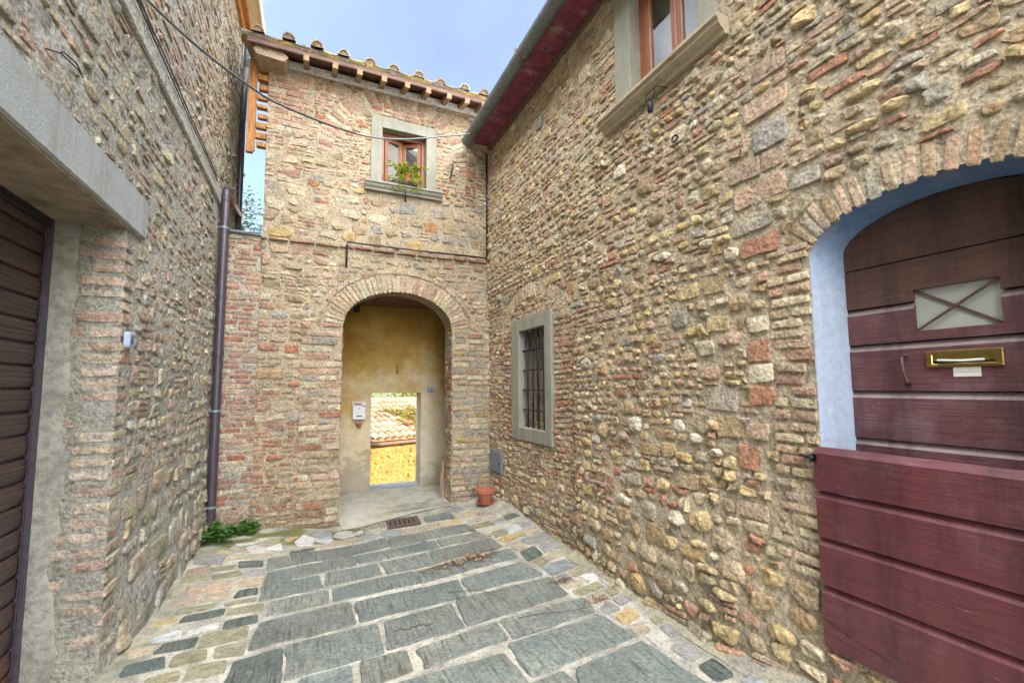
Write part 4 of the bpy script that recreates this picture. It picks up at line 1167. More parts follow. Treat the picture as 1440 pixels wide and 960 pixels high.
casement(WX0+.05, .30, .265, 1, WZ0+.005, WZ1-.055)
casement(WX1-.05, .42, .27, -1, WZ0+.005, WZ1-.055)
w = MB(); w.box(WX0-.4, WX1+.4, YB+.9, YB+.95, WZ0-.4, WZ1+.4); w.build('room_wall', M_CURT, bwin)

# eave: rafters, board, barrel tiles
YE = 5.88; PIT = math.radians(17)
w = MB()
zE = 5.735
w.box(-.80, 2.47, YE-.022, YE+.012, zE-.015, zE+.062, bev=.006)
w.build('eave_board', M_EAVE, back)
w = MB()
dY, dZ = math.cos(PIT), math.sin(PIT)
for i in range(22):
    x = -.78+.148*i
    c = Vector((x+.07, YE+1.2*dY, zE+.055+1.2*dZ)); w.obox(c, (.071, 0, 0), (0, 1.2*dY, 1.2*dZ), (0, -.012*dZ, .012*dY))
w.build('eave_boarding', M_BOARD, back)
for x in (-.155, .17, .475, .785, 1.085, 1.39, 1.68, 1.945, 2.22):
    w = MB(); x += RND.uniform(-.012, .012)
    c = Vector((x, YE+.42*dY-.02, zE-.035+.42*dZ)); w.obox(c, (.033, 0, 0), (0, .42*dY, .42*dZ), (0, -.034*dZ, .034*dY)); w.build('rafter', M_RAFT, back)
w = MB(); pl = [(-.70, 5.63), (-.40, 5.61), (-.36, 5.68), (-.42, 5.735), (-.70, 5.745), (-.74, 5.69)]
w.prism(pl, lambda x, z: (x, YE+.04, z), lambda x, z: (x, YB+.1, z), 0, (.36, .27, .20)); w.build('corbel_stone', M_BACK, back)
w = MB()
tz = zE+.075
vs = [(-.86, YE-.03, tz-.01), (2.5, YE-.03, tz-.01), (2.5, YE+2.35*dY, tz-.01+2.35*dZ), (-.86, YE+2.35*dY, tz-.01+2.35*dZ)]
w.add(vs, [(0, 1, 2, 3)], 0, (.34, .26, .14))
# moss-yellow tile edge bedding along the eave
n_ = 120; vs = []; fs = []; cs = []
for i in range(n_+1):
    x = -.86+3.36*i/n_; k = nz(x*6, 1.0)
    for y, z in ((YE-.026, tz-.028), (YE-.040-.012*k, tz+.004), (YE-.030, tz+.030+.022*nz(x*9, 5.0)), (YE+.06, tz+.032+.02*k)):
        vs.append((x, y, z)); q = .8+.5*nz(x*14, z*30); cs.append((.27*q, .20*q, .065*q) if nz(x*5, z*8, 2) > .02 else (.17*q, .14*q, .10*q))
for i in range(n_):
    for k in range(3): a = i*4+k; fs.append((a, a+4, a+5, a+1))
w.add(vs, fs, 0, cs)
for i in range(11):
    x = -.66+.315*i
    # lower channel tiles
    a = Vector((x+.155, YE-.045, tz+.012))
    vs = []; n_ = 8
    for q in (0, 2.35):
        for j in range(n_+1):
            t = PI+PI*j/n_; vs.append((a.x+.12*math.cos(t), a.y+q*dY, a.z+q*dZ+.020+.03*math.sin(t)))
    w.add(vs, [(j, j+1, n_+2+j, n_+1+j) for j in range(n_)], 0, (.40, .30, .10))
    tile_row(w, (x+RND.uniform(-.035, .035), YE-.045+RND.uniform(-.03, .03), tz-.012+RND.uniform(-.008, .008)), (0, dY, dZ), (0, -dZ, dY), 2.35, rad=.075, tl=.42, n=9, cap=(.19, .155, .11))
w.build('roof', M_TILE, back)
w = MB(); w.prism([(YB+.01, BT+.005), (8.11, BT+.005), (8.11, zE+.05+(8.11-YE)*math.tan(PIT)-.045), (YB+.01, zE+.05+(YB+.01-YE)*math.tan(PIT)-.045)], lambda y, z: (-.58, y, z), lambda y, z: (2.45, y, z)); w.build('gable', M_BACK, back)
# timber screen at the left corner, of orange wood
w = MB(); w.box(-.81, -.735, 6.20, 6.26, 4.52, 5.73, bev=.004); w.box(-.735, -.715, 6.21, 6.25, 4.55, 5.72); s_ = w.build('timber_screen', M_ORANGE, back)
for i in range(9):
    w = MB(); z = 4.60+.125*i; w.box(-.7145+RND.uniform(0, .02), -.595, 6.20+RND.uniform(-.01, .01), 6.27, z+RND.uniform(-.01, .01), z+.07+RND.uniform(-.012, .012), bev=.008); w.build('slat', M_ORANGE, s_)
# cables and thin pipe along the string course
w = MB(); w.tube([(XR-.03, 6.14, EH-.1), (XR-.025, 6.145, 4.3), (XR-.025, 6.145, 3.50)], .013, 8); w.tube([(XR-.03, 6.125, 3.508), (1.4, 6.135, 3.502), (.40, 6.130, 3.502), (.392, 6.130, 3.46), (.392, 6.155, 3.17)], .012, 8); w.build('conduit', M_BLACK, back, smooth=True)

# low brick wall closing the gap
low = empty('brick_wall', (-.81, YB, 0), 'low thin-brick wall closing the narrow gap behind the downpipe', 'wall')
wl = MB()
MLW = lambda u, v, n: (u, YB+.012-n-.008*nz(u*2, v*2, 5), v)
mortar(wl, MLW, [(-1.06, -.592, L(-.2), L(3.47))], .05, (.36, .33, .27), amp=.004)
bricks(wl, MLW, -1.06, -.595, .02, 3.46, .062, .215, [(14, PINK), (12, ROSE), (8, PALEP), (6, REDB), (4, CREAM), (3, GREY)], wob=.012, joint=.013, hr=(.004, .014), jit=.35)
wl.box(-1.06, -.592, YB+.03, YB+.24, -.2, 3.465, 0, (.36, .33, .27))
wl.build('masonry', M_BACK, low, smooth=True, auto=50)
w = MB(); w.box(-1.05, -.60, YB-.03, YB+.27, 3.468, 3.485, bev=.004); w.tube([(-1.05, YB-.03, 3.49), (-.80, YB-.035, 3.482), (-.62, YB-.03, 3.50), (-.60, YB-.03, 3.60)], .014, 8); w.build('flashing', M_HATCH, low, smooth=True, auto=40)

# ------------------------------------------------------------------ left-hand house with the garage
XL = -1.03
def ML(u, v, n):
    rel = .016*nz(u*.9, v*.9, 23)+.008*nz(u*3, v*3, 27)+.05*sm(.8, 0, v)*sm(3.3, 4.0, u)
    return (XL+rel+n, u, v)
TONE[:] = [.50, 1.02, (.335, .315, .265)]
left = empty('stone_house', (-1.5, 3.5, 0), 'grey rendered stone house with brown roller shutter under a concrete lintel', 'house')
LT = 7.0; G0, G1, GT = .30, 3.34, 2.565
wlft = MB()
strips = [(-3.2, G0, L(-.1), L(LT)), (G0, G1, L(2.56), L(LT)), (G1, 7.30, L(-.1), L(LT))]
def mcolL(u, v):
    w_ = sm(3.6, 4.6, v)*sm(4.0, 6.5, u)  # sun glow on the upper far end, put into the mortar colour
    return (.34+.06*w_, .335+.02*w_, .30-.04*w_)
mortar(wlft, ML, strips, .05, mcolL, flip=True, amp=.010)
pL = [(14, GREY), (12, BEIGE), (10, TAN), (8, CREAM), (6, OLIVE), (7, PINK), (4, ROSE), (5, YEL), (4, BLUEG), (3, BROWN)]
pLup = [(14, BEIGE), (12, TAN), (10, PALEP), (8, PINK), (6, GREY), (6, OCHRE), (4, ROSE)]
LEX = [Rect(G0-.3, 3.62, 2.54, 2.85), Rect(-3.3, 6.2, 3.70, 3.92), Rect(G0, 3.56, -1, 2.55)]
rubble(wlft, ML, 3.55, 6.2, .0, 1.0, (.10, .22), (.9, 2.0), [(14, 'cob'), (70, 'blk'), (8, 'brk')], [(12, GREY), (12, TAN), (10, OLIVE), (8, BEIGE), (5, BLUEG), (4, BROWN)], excl=LEX, mort=.018, hr=(.008, .032), wob=.06)
rubble(wlft, ML, 3.55, 6.2, 1.0, 2.74, (.06, .14), (.9, 1.9), [(20, 'cob'), (62, 'blk'), (10, 'brk'), (5, 'skip')], pL, excl=LEX, mort=.016, hr=(.004, .019), brickpal=[(8, PINK), (6, ROSE), (6, BEIGE)])
rubble(wlft, ML, -1.0, 6.2, 2.72, 3.72, (.06, .14), (1.0, 2.3), [(18, 'cob'), (60, 'blk'), (14, 'brk'), (8, 'skip')], pL, excl=LEX, mort=.022, hr=(.003, .016), brickpal=[(8, PINK), (6, ROSE), (6, BEIGE)], keep=.9)
rubble(wlft, ML, 1.5, 7.25, 3.9, 6.9, (.05, .11), (1.2, 2.8), [(24, 'cob'), (46, 'blk'), (22, 'brk'), (8, 'skip')], pLup, excl=LEX, mort=.014, hr=(.005, .018), brickpal=[(8, PINK), (6, ROSE), (6, BEIGE)], keep=.92)
rubble(wlft, ML, 6.2, 7.25, 3.3, 3.9, (.05, .11), (1.2, 2.8), [(46, 'blk'), (22, 'brk')], pLup, mort=.024, hr=(.006, .024), brickpal=[(8, PINK), (6, ROSE)])
# cement band at first-floor level
wlft.box(XL-.03, XL+.034, -3.1, 6.15, 3.72, 3.90, 0, (.40, .40, .37), bev=.012)
# brick corner of the garage opening: courses on both faces
def MJ(u, v, n): return (u, G1-n-.008*nz(u*3, v*3, 2), v)
mortar(wlft, MJ, [(-1.46, XL+.004, L(-.1), L(GT))], .05, lambda u, v: (.25, .24, .20) if u < -1.2+.05*nz(v*3, 0) else (.28, .275, .24), flip=True, amp=.006)
pJ = [(12, PINK), (12, PALEP), (5, ROSE), (9, BEIGE), (9, CREAM), (1, REDB)]
v = .12
while v < GT-.06:
    h = RND.uniform(.045, .06)
    l = RND.uniform(.14, .20)
    a = XL-.002
    pu = shape_in(RND, a-l, a+.006, v, v+h, 'brk'); pu = [(x, y+.012*nz(x*4, y*4)) for x, y in pu]
    c_ = pick(RND, pJ)
    if RND.random() < .86:
        stone(wlft, lambda u, vv, n: MJ(u, vv, n), pu, RND.uniform(.003, .012), c_, 'brk', tilt=.03, rough=.3)
    if RND.random() < .3: stone(wlft, MJ, shape_in(RND, a-l-.10, a-l-.02, v, v+h, 'brk'), .006, pick(RND, pJ), 'brk', tilt=.03, rough=.3)
    l2 = RND.uniform(.12, .20)
    stone(wlft, ML, shape_in(RND, G1-.004, G1+l2, v, v+h, 'brk'), RND.uniform(.004, .014), c_ if RND.random() < .6 else pick(RND, pJ), 'brk', tilt=.03, rough=.3)
    v += h+RND.uniform(.016, .030)
wlft.box(-6.5, XL-.03, -3.2, G0, -.1, LT, 0, MORTG); wlft.box(-6.5, XL-.03, G1+.03, 7.29, -.1, LT, 0, (.40, .32, .22)); wlft.box(-6.5, XL-.03, G0, G1+.03, GT+.02, LT, 0, MORTG); wlft.box(-6.5, -2.2, G0, G1+.03, -.1, GT+.02, 0, MORTG)
# rough plaster on the inner half of the jamb
vs = []; fs = []
nv = 60
for j in range(nv+1):
    z = -.1+(GT+.1)*j/nv
    for i in range(7):
        xr_ = -1.235+.05*nz(z*2.3, 1.0)+.025*nz(z*9, 2.0)
        x = -1.46+(xr_+1.46)*i/6; vs.append((x, G1-(.020 if i < 6 else -.004)-.010*nz(x*8, z*8, 1), z))
for j in range(nv):
    for i in range(6): a = j*7+i; fs.append((a, a+7, a+8, a+1))
jb = MB(); jb.add(vs, [f[::-1] for f in fs], 0); 
wlft.build('wall', M_LEFT, left, smooth=True, auto=27)
jb.build('jamb_plaster', M_JAMBPL, left, smooth=True)
w = MB(); w.box(XL-.62, XL+.028, G0-.3, 3.60, GT, 2.825, 0, bev=.010); w.build('lintel', M_CONC, left)
w = MB(); w.box(-1.62, XL+.012, G0, G1-.0, GT-.012, GT-.002, 0); w.build('lintel_underside', M_SOFFIT, left)
# roller shutter
w = MB(); xs = -1.372
pz = .0; k = 0
prof = []
z = .02
while z < GT-.02:
    # each slat: convex face with three fine ribs and a deep joint
    for dz, dx in ((0, -.016), (.006, -.004), (.012, 0.0), (.030, .004), (.034, .0015), (.038, .004), (.056, .005), (.060, .002), (.064, .005), (.082, .0045), (.086, .0015), (.090, .004), (.108, 0.0), (.114, -.006), (.118, -.016)):
        prof.append((xs+dx, min(z+dz, GT)))
    z += .122
vs = []; fs = []
for (x, zz) in prof: vs += [(x, G0+.0, zz), (x, G1+.02, zz)]
for i in range(len(prof)-1): fs.append((2*i, 2*i+1, 2*i+3, 2*i+2))
w.add(vs, fs, 0)
sh = w.build('garage_shutter', M_SHUT, left)
w = MB(); w.box(xs-.01, xs+.030, G1-.045, G1-.022, .0, GT, bev=.003); w.box(xs+.008, xs+.012, G1-.06, G1-.046, .0, GT, bev=.001); w.build('guide_rail', M_PIPE, sh)
w = MB(); w.box(xs-.02, xs+.03, G0, G1-.06, GT-.06, GT-.013, bev=.004); w.build('top_rail', M_BLACK, sh)
# downpipes
w = MB(); px, py = -.955, 5.99
w.tube([(px, py, -.05), (px, py, 1.0), (px, py, 2.4), (px, py, 3.82), (px-.004, py+.012, 3.88), (px-.006, py+.05, 3.915), (px-.006, py+.10, 3.92)], .048, 16)
for zc in (3.80, 2.0): w.tube([(px, py, zc-.03), (px, py, zc+.03)], .054, 16)
dp = w.build('downpipe', M_PIPE, left, smooth=True, auto=50)
for zc in (3.45, 1.35, .30):
    b_ = MB(); b_.tube([(px, py, zc-.012), (px, py, zc+.012)], .055, 14); b_.box(px-.09, px-.03, py-.01, py+.01, zc-.008, zc+.008); b_.build('pipe_bracket', M_HATCH, dp, smooth=True, auto=40)
w = MB(); w.tube([(px-.006, py+.08, 3.92), (px-.01, 6.6, 3.97), (px-.02, 7.16, 4.03)], .036, 12); w.build('copper_branch', M_COPPER, dp, smooth=True)
w = MB(); w.tube([(-.985, 7.18, 3.0), (-.985, 7.18, 4.6), (-.985, 7.17, 5.4)], .040, 12); w.build('rear_downpipe', M_PIPE, left, smooth=True)
w = MB(); w.tube([(-.985, 7.17, 5.4), (-.975, 7.16, 6.2)], .042, 12); w.tube([(-.975, 7.16, 6.2), (-.96, 7.14, 6.75)], .036, 12); w.build('zinc_downpipe', M_GUTTER, left, smooth=True)
# eave
w = MB(); w.box(-1.03, -.93, -3.2, 7.32, 6.76, 6.80); w.box(-1.02, -.985, -3.2, 7.32, 6.60, 6.759)
w.build('eave_boarding', M_ORANGE, left)
w = MB(); w.box(-.93, -.775, -3.2, 7.33, 6.80, 6.84); w.box(-.785, -.765, -3.2, 7.335, 6.78, 6.93); w.build('eave_fascia', M_CREAM, left)
w = MB(); w.prism([(-.76, 6.93), (-.76, 6.86), (-6.6, 8.6), (-6.6, 8.67)], lambda x, z: (x, -3.25, z), lambda x, z: (x, 7.4, z)); w.prism([(-1.04, 6.94), (-6.5, 6.94), (-6.5, 8.55)], lambda x, z: (x, 7.20, z), lambda x, z: (x, 7.29, z)); w.build('roof', M_TILE, left)
# ------------------------------------------------------------------ ground
def g(X, Y):
    z = -.13*math.exp(-((X-.45)/.75)**2)*sm(3.9, 6.0, Y)
    z += .10*sm(2.0, 2.5, X)*sm(4.3, 5.6, Y)+.10*sm(2.2, 2.55, X)*sm(2.6, 1.4, Y)
    return z
TONE[:] = [0, 1.0, (1, 1, 1)]
PV = MB()
def MG(u, v, n): return (u, v, g(u, v)+n+.004*nz(u*1.7, v*1.7, 31))
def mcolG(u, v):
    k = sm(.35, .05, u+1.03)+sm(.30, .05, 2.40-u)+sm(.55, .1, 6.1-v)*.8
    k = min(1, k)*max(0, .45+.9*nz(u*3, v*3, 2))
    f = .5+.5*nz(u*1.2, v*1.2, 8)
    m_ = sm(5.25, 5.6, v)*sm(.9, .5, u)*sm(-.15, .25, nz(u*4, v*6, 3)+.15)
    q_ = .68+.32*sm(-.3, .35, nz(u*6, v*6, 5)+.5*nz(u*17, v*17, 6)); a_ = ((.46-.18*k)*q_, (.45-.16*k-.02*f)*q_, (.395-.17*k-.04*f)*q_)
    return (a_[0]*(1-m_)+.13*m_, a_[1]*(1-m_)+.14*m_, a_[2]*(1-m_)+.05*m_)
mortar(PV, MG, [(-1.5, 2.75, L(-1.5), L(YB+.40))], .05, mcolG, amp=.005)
PC = {'A': (.168, .183, .168), 'B': (.21, .21, .175), 'C': (.25, .255, .25), 'D': (.095, .115, .108), 'E': (.36, .315, .235), 'O': (.25, .235, .155), 'P': (.38, .29, .22), 'W': (.46, .46, .45), 'Y': (.42, .33, .17)}
SLABS = """
A -0.32,4.99 -0.13,5.04 -0.11,4.75 -0.30,4.68
A -0.11,5.12 0.81,5.30 0.80,4.94 -0.10,4.75
A 0.84,5.26 1.18,5.17 1.16,4.85 0.82,4.90
A 1.20,5.17 1.72,5.18 1.74,4.88 1.18,4.90
A -0.29,4.59 0.43,4.81 0.42,4.49 -0.30,4.32
A 0.46,4.79 1.23,4.82 1.23,4.57 0.47,4.51
B 1.28,4.81 1.74,4.83 1.78,4.64 1.26,4.59
A -0.31,4.28 0.11,4.33 0.14,4.05 -0.29,4.00
A 0.17,4.36 0.61,4.42 0.61,4.13 0.17,4.06
A 0.65,4.43 1.08,4.47 1.08,4.16 0.66,4.12
A 1.12,4.49 1.79,4.57 1.81,4.29 1.10,4.17
A -0.22,3.94 0.17,3.98 0.17,3.76 -0.23,3.72
A 0.22,3.99 0.85,4.07 0.85,3.81 0.21,3.76
A 0.87,4.04 1.84,4.21 1.84,3.97 0.89,3.81
A -0.27,3.63 0.31,3.69 0.33,3.35 -0.29,3.30
A 0.36,3.68 1.15,3.72 1.14,3.43 0.36,3.36
A 1.20,3.73 1.81,3.84 1.86,3.53 1.19,3.48
D -0.35,3.19 -0.11,3.23 -0.11,2.89 -0.38,2.92
A -0.08,3.25 0.46,3.28 0.46,2.94 -0.08,2.90
A 0.51,3.29 0.99,3.35 0.99,2.99 0.49,2.96
A 1.05,3.39 1.89,3.46 1.88,3.13 1.03,3.01
A -0.01,2.86 0.26,2.87 0.26,2.64 -0.02,2.71
A 0.31,2.89 0.58,2.90 0.58,2.68 0.31,2.65
A 0.65,2.88 1.20,2.96 1.19,2.75 0.65,2.67
A 1.23,2.98 1.93,3.02 1.90,2.81 1.24,2.74
A 0.48,2.60 1.11,2.62 1.12,2.32 0.25,2.43
A 1.17,2.69 1.89,2.74 1.96,2.44 1.17,2.35
A 1.13,2.30 1.34,2.32 1.37,2.12 1.07,2.19
A 1.43,2.31 1.95,2.38 1.98,1.91 1.33,2.08
C -0.95,5.28 -0.70,5.23 -0.71,4.99 -0.92,5.08
D -0.55,4.99 -0.36,4.96 -0.35,4.81 -0.54,4.84
P -0.94,4.94 -0.78,4.99 -0.76,4.79 -0.93,4.82
O -0.76,4.92 -0.57,4.93 -0.58,4.81 -0.74,4.82
O -0.93,4.76 -0.76,4.74 -0.75,4.63 -0.92,4.64
O -0.71,4.72 -0.53,4.75 -0.49,4.63 -0.69,4.60
C -0.48,4.71 -0.33,4.72 -0.32,4.56 -0.47,4.57
E -0.94,4.56 -0.86,4.57 -0.85,4.41 -0.93,4.38
P -0.83,4.48 -0.61,4.52 -0.60,4.34 -0.81,4.35
E -0.57,4.50 -0.33,4.49 -0.32,4.33 -0.58,4.36
P -0.90,4.27 -0.74,4.31 -0.73,4.17 -0.91,4.19
E -0.71,4.29 -0.53,4.28 -0.54,4.19 -0.71,4.19
D -0.47,4.29 -0.34,4.28 -0.33,4.14 -0.48,4.15
O -0.82,4.11 -0.60,4.10 -0.61,4.02 -0.82,4.03
O -0.53,4.08 -0.34,4.09 -0.34,4.02 -0.53,4.03
D -0.76,3.95 -0.52,3.98 -0.53,3.87 -0.76,3.87
O -0.49,3.94 -0.27,3.96 -0.28,3.85 -0.49,3.85
Y -0.92,3.95 -0.81,3.98 -0.80,3.90 -0.91,3.87
D -0.48,3.77 -0.30,3.77 -0.29,3.66 -0.48,3.66
O -0.58,3.63 -0.34,3.62 -0.33,3.47 -0.58,3.46
W -0.87,3.71 -0.73,3.75 -0.72,3.66 -0.88,3.65
W -0.68,3.73 -0.53,3.77 -0.52,3.70 -0.68,3.66
E -0.95,3.60 -0.83,3.61 -0.83,3.52 -0.94,3.50
D -0.79,3.60 -0.61,3.61 -0.61,3.48 -0.82,3.50
O -0.69,3.42 -0.54,3.42 -0.53,3.31 -0.69,3.30
O -0.49,3.42 -0.33,3.41 -0.32,3.26 -0.47,3.30
D -0.92,3.42 -0.75,3.44 -0.72,3.31 -0.92,3.31
O -0.58,3.25 -0.41,3.24 -0.40,3.11 -0.59,3.12
O -0.78,3.22 -0.63,3.23 -0.62,3.14 -0.77,3.17
C 1.75,5.85 1.86,5.95 1.90,5.77 1.76,5.73
A 1.35,5.74 1.70,5.78 1.67,5.48 1.34,5.54
Y 1.51,5.34 1.70,5.43 1.70,5.28 1.50,5.24
E 1.72,5.63 2.01,5.71 1.98,5.49 1.71,5.47
O 1.77,5.08 1.99,5.16 2.02,5.03 1.78,4.97
C 2.05,5.14 2.16,5.17 2.17,5.06 2.05,5.04
D 2.20,5.19 2.33,5.16 2.36,5.05 2.19,5.05
W 2.06,4.82 2.22,4.85 2.23,4.70 2.04,4.63
C 2.27,4.85 2.45,4.87 2.46,4.81 2.26,4.71
O 1.88,4.76 2.03,4.79 2.04,4.66 1.86,4.58
Y 1.87,4.53 2.16,4.64 2.17,4.54 1.88,4.42
E 2.23,4.64 2.45,4.71 2.47,4.62 2.24,4.55
C 2.06,4.40 2.43,4.52 2.45,4.35 2.08,4.24
E 1.91,4.36 2.05,4.40 2.05,4.21 1.89,4.13
C 2.16,4.16 2.39,4.24 2.38,4.08 2.13,3.98
Y 2.44,4.50 2.52,4.51 2.53,4.40 2.46,4.38
Y 2.45,4.28 2.56,4.32 2.54,4.17 2.45,4.08
D 1.91,4.08 2.09,4.16 2.08,3.95 1.89,3.86
E 2.09,3.89 2.32,3.97 2.33,3.87 2.11,3.79
O 1.92,3.83 2.03,3.88 2.06,3.76 1.94,3.72
C 1.93,3.68 2.19,3.74 2.22,3.59 1.94,3.49
O 2.09,3.48 2.23,3.54 2.25,3.44 2.10,3.39
C 1.95,3.46 2.04,3.47 2.05,3.36 1.93,3.33
E 1.94,5.33 2.09,5.41 2.11,5.29 1.95,5.23
E 2.09,5.64 2.30,5.57 2.30,5.45 2.11,5.50
O 1.93,3.16 2.19,3.22 2.19,3.13 1.95,3.07
O 2.16,3.06 2.28,3.10 2.30,3.00 2.15,2.96
E 1.96,3.01 2.13,3.06 2.12,2.96 1.94,2.92
W 2.14,3.37 2.31,3.38 2.33,3.28 2.15,3.25
W 2.25,3.25 2.34,3.25 2.34,3.13 2.25,3.13
E 1.92,3.29 2.07,3.32 2.09,3.25 1.92,3.21
C 2.13,2.91 2.28,2.93 2.28,2.85 2.12,2.81
C 1.97,2.85 2.08,2.89 2.09,2.77 1.96,2.76
Y 2.00,2.70 2.15,2.75 2.15,2.63 1.98,2.59
E 1.98,2.54 2.08,2.55 2.10,2.46 1.97,2.43
O 2.20,2.58 2.28,2.58 2.28,2.52 2.17,2.49
C 2.17,2.46 2.24,2.47 2.24,2.34 2.15,2.33
C 2.30,2.42 2.39,2.45 2.40,2.37 2.30,2.36
Y 2.26,2.29 2.36,2.29 2.37,2.16 2.25,2.18
C 2.06,2.23 2.14,2.26 2.17,2.12 2.07,2.09
E 2.27,2.09 2.34,2.05 2.38,1.91 2.26,1.93
D 2.08,2.04 2.21,2.06 2.19,1.91 2.06,1.90
C 2.18,1.85 2.27,1.84 2.28,1.77 2.17,1.78
W 2.00,2.41 2.09,2.40 2.06,2.31 2.00,2.29
E 2.33,1.81 2.38,1.78 2.36,1.71 2.32,1.75
W -0.10,5.56 -0.02,5.83 0.10,5.70 0.07,5.44 -0.07,5.43
Y -0.21,5.62 -0.17,5.75 -0.06,5.78 -0.16,5.54
O -0.41,5.59 -0.34,5.71 -0.25,5.65 -0.28,5.50
C 0.07,5.86 0.16,5.97 0.28,5.93 0.28,5.73 0.11,5.74
W 0.10,5.61 0.24,5.73 0.30,5.60 0.22,5.45
W 0.30,5.75 0.35,5.92 0.49,5.92 0.53,5.70 0.41,5.63
W 0.53,5.79 0.63,5.84 0.62,5.72 0.56,5.68
O 0.51,6.07 0.65,6.08 0.66,5.93 0.54,5.96
O 0.69,6.02 0.77,6.05 0.82,5.84 0.74,5.81
E 0.10,5.36 0.28,5.49 0.29,5.33 0.11,5.27
E 0.31,5.51 0.53,5.61 0.52,5.36 0.32,5.32
C 0.53,5.54 0.69,5.63 0.78,5.41 0.54,5.41
D -0.13,5.21 0.09,5.30 0.08,5.22 -0.12,5.14
W -0.35,5.39 -0.24,5.52 -0.21,5.30 -0.34,5.32
C 0.80,5.55 1.02,5.50 1.02,5.29 0.84,5.32
E 1.03,5.46 1.25,5.40 1.25,5.22 1.02,5.28
E 1.27,5.41 1.51,5.41 1.49,5.21 1.25,5.23
C 0.46,6.21 0.85,6.19 0.85,6.10 0.46,6.15
C 0.88,6.16 1.23,6.07 1.22,5.97 0.89,6.12
O 0.84,5.98 0.91,5.98 0.89,5.77 0.83,5.75
W -0.65,5.58 -0.45,5.62 -0.46,5.54 -0.61,5.49
W -0.55,5.42 -0.45,5.49 -0.34,5.36 -0.37,5.22 -0.48,5.23
E -0.69,5.42 -0.65,5.52 -0.59,5.38 -0.52,5.30 -0.55,5.26
Y -0.79,5.32 -0.75,5.42 -0.68,5.35 -0.68,5.28
E -0.67,5.06 -0.65,5.23 -0.49,5.20 -0.31,5.20 -0.30,5.05 -0.53,5.06
"""
def grow(p, k):
    c = cen(p); return [(c[0]+(x-c[0])*k, c[1]+(y-c[1])*k) for x, y in p]
def round_poly(p, rad, r=RND, seg=.05):
    """rounded, slightly ragged outline"""
    if area(p) < 0: p = p[::-1]
    o = []
    n = len(p)
    for i in range(n):
        a = Vector(p[i-1]); b = Vector(p[i]); c = Vector(p[(i+1) % n])
        d0 = (a-b); d1 = (c-b)
        k0 = min(rad, d0.length*.35); k1 = min(rad, d1.length*.35)
        q0 = b+d0.normalized()*k0; q1 = b+d1.normalized()*k1
        for t in (0, .33, .67, 1): o.append(q0*(1-t)**2+b*2*t*(1-t)+q1*t*t)
        nx = c+(b-c).normalized()*min(rad, d1.length*.35)
        m = int((nx-q1).length/seg)
        for k in range(1, m): o.append(q1+(nx-q1)*k/m)
    s = r.uniform(0, 90)
    c = cen([(q.x, q.y) for q in o]); out = []
    for q in o:
        d = Vector((q.x-c[0], q.y-c[1])); k = .007*nz(q.x*9+s, q.y*9)+.004*nz(q.x*28+s, q.y*28); l = d.length or 1
        out.append((q.x+d.x/l*k, q.y+d.y/l*k))
    return out
for ln in SLABS.strip().split('\n'):
    t = ln.split(); p = [tuple(map(float, q.split(','))) for q in t[1:]]
    big = t[0] in 'AB' and abs(area(p)) > .05
    p = grow(p, 1.035 if big else 1.10)
    stone(PV, MG, round_poly(p, .024 if big else .026), .013 if big else RND.uniform(.006, .011), PC[t[0]], 'slab', RND, tilt=.008, rough=.10 if big else .2, mi=1 if t[0] in 'AD' else 0, vary=.13)
# the same paving carries on towards and behind the camera
y = 1.85
while y > -1.4:
    x = -.95+RND.uniform(0, .2)
    h = RND.uniform(.26, .36)
    while x < 2.2:
        w_ = RND.uniform(.45, .85)
        if not (y > 1.2 and x+w_ > 1.2):
            stone(PV, MG, round_poly([(x+.015, y-h+.015), (min(x+w_, 2.25)-.015, y-h+.015), (min(x+w_, 2.25)-.015, y-.015), (x+.015, y-.015)], .035), .013, PC['A'], 'slab', RND, tilt=.008, rough=.1, mi=1)
        x += w_
    y -= h
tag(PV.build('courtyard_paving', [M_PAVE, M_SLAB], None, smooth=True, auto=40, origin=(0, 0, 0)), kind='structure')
# cement margin rising against the right-hand wall foot
w = MB()
vs = []; fs = []
n_ = 90
for i in range(n_+1):
    y = -1.4+5.2*i/n_
    q = .03*nz(y*2, 1)+.02*nz(y*7, 2)
    for x, z in ((2.24+q, .004), (2.33+q*.6, .03+.02*nz(y*3, 5)), (2.45, .11+.03*nz(y*4, 3))): vs.append((x, y, g(x, y)+z))
for i in range(n_):
    for k in range(2): a = i*3+k; fs.append((a, a+1, a+4, a+3))
w.add(vs, fs, 0, [(.30+.06*nz(p[0]*5, p[1]*5, 1), .28+.06*nz(p[0]*5, p[1]*5, 1), .21) for p in vs])
tag(w.build('wall_foot_cement', M_PAVE, None, smooth=True, origin=(0, 0, 0)), kind='structure')
# passage floor and the ground beyond
w = MB()
vs = []; fs = []
nx, ny = 30, 26
for j in range(ny+1):
    for i in range(nx+1):
        x = .29+2.0*i/nx; yy = YB-.22+.13*(x-.4)*.3+(YI-.03-(YB-.22))*j/ny
        e = sm(.0, .25, (j/ny))
        z = (g(x, yy)+.012)*(1-e)+(-.06+.02*nz(x, yy))*e
        if AC-AA > x or x > AC+AA:
            if yy < YB+.3: yy = YB+.3
        vs.append((x, yy, z+.004*nz(x*3, yy*3)))
for j in range(ny):
    for i in range(nx): a = j*(nx+1)+i; fs.append((a, a+1, a+nx+2, a+nx+1))
w.add(vs, fs)
tag(w.build('passage_floor', M_CEMENT, None, smooth=True, origin=(0, 0, 0)), kind='structure')
w = MB(); w.box(-9, 9, 8.115, 60, -2.4, -1.75); 
tag(w.build('lane_ground', M_GRASS, None, origin=(0, 0, -2)), kind='structure')
w = MB(); w.add([(-400, -400, -2.6), (400, -400, -2.6), (400, 400, -2.6), (-400, 400, -2.6)], [(0, 1, 2, 3)])
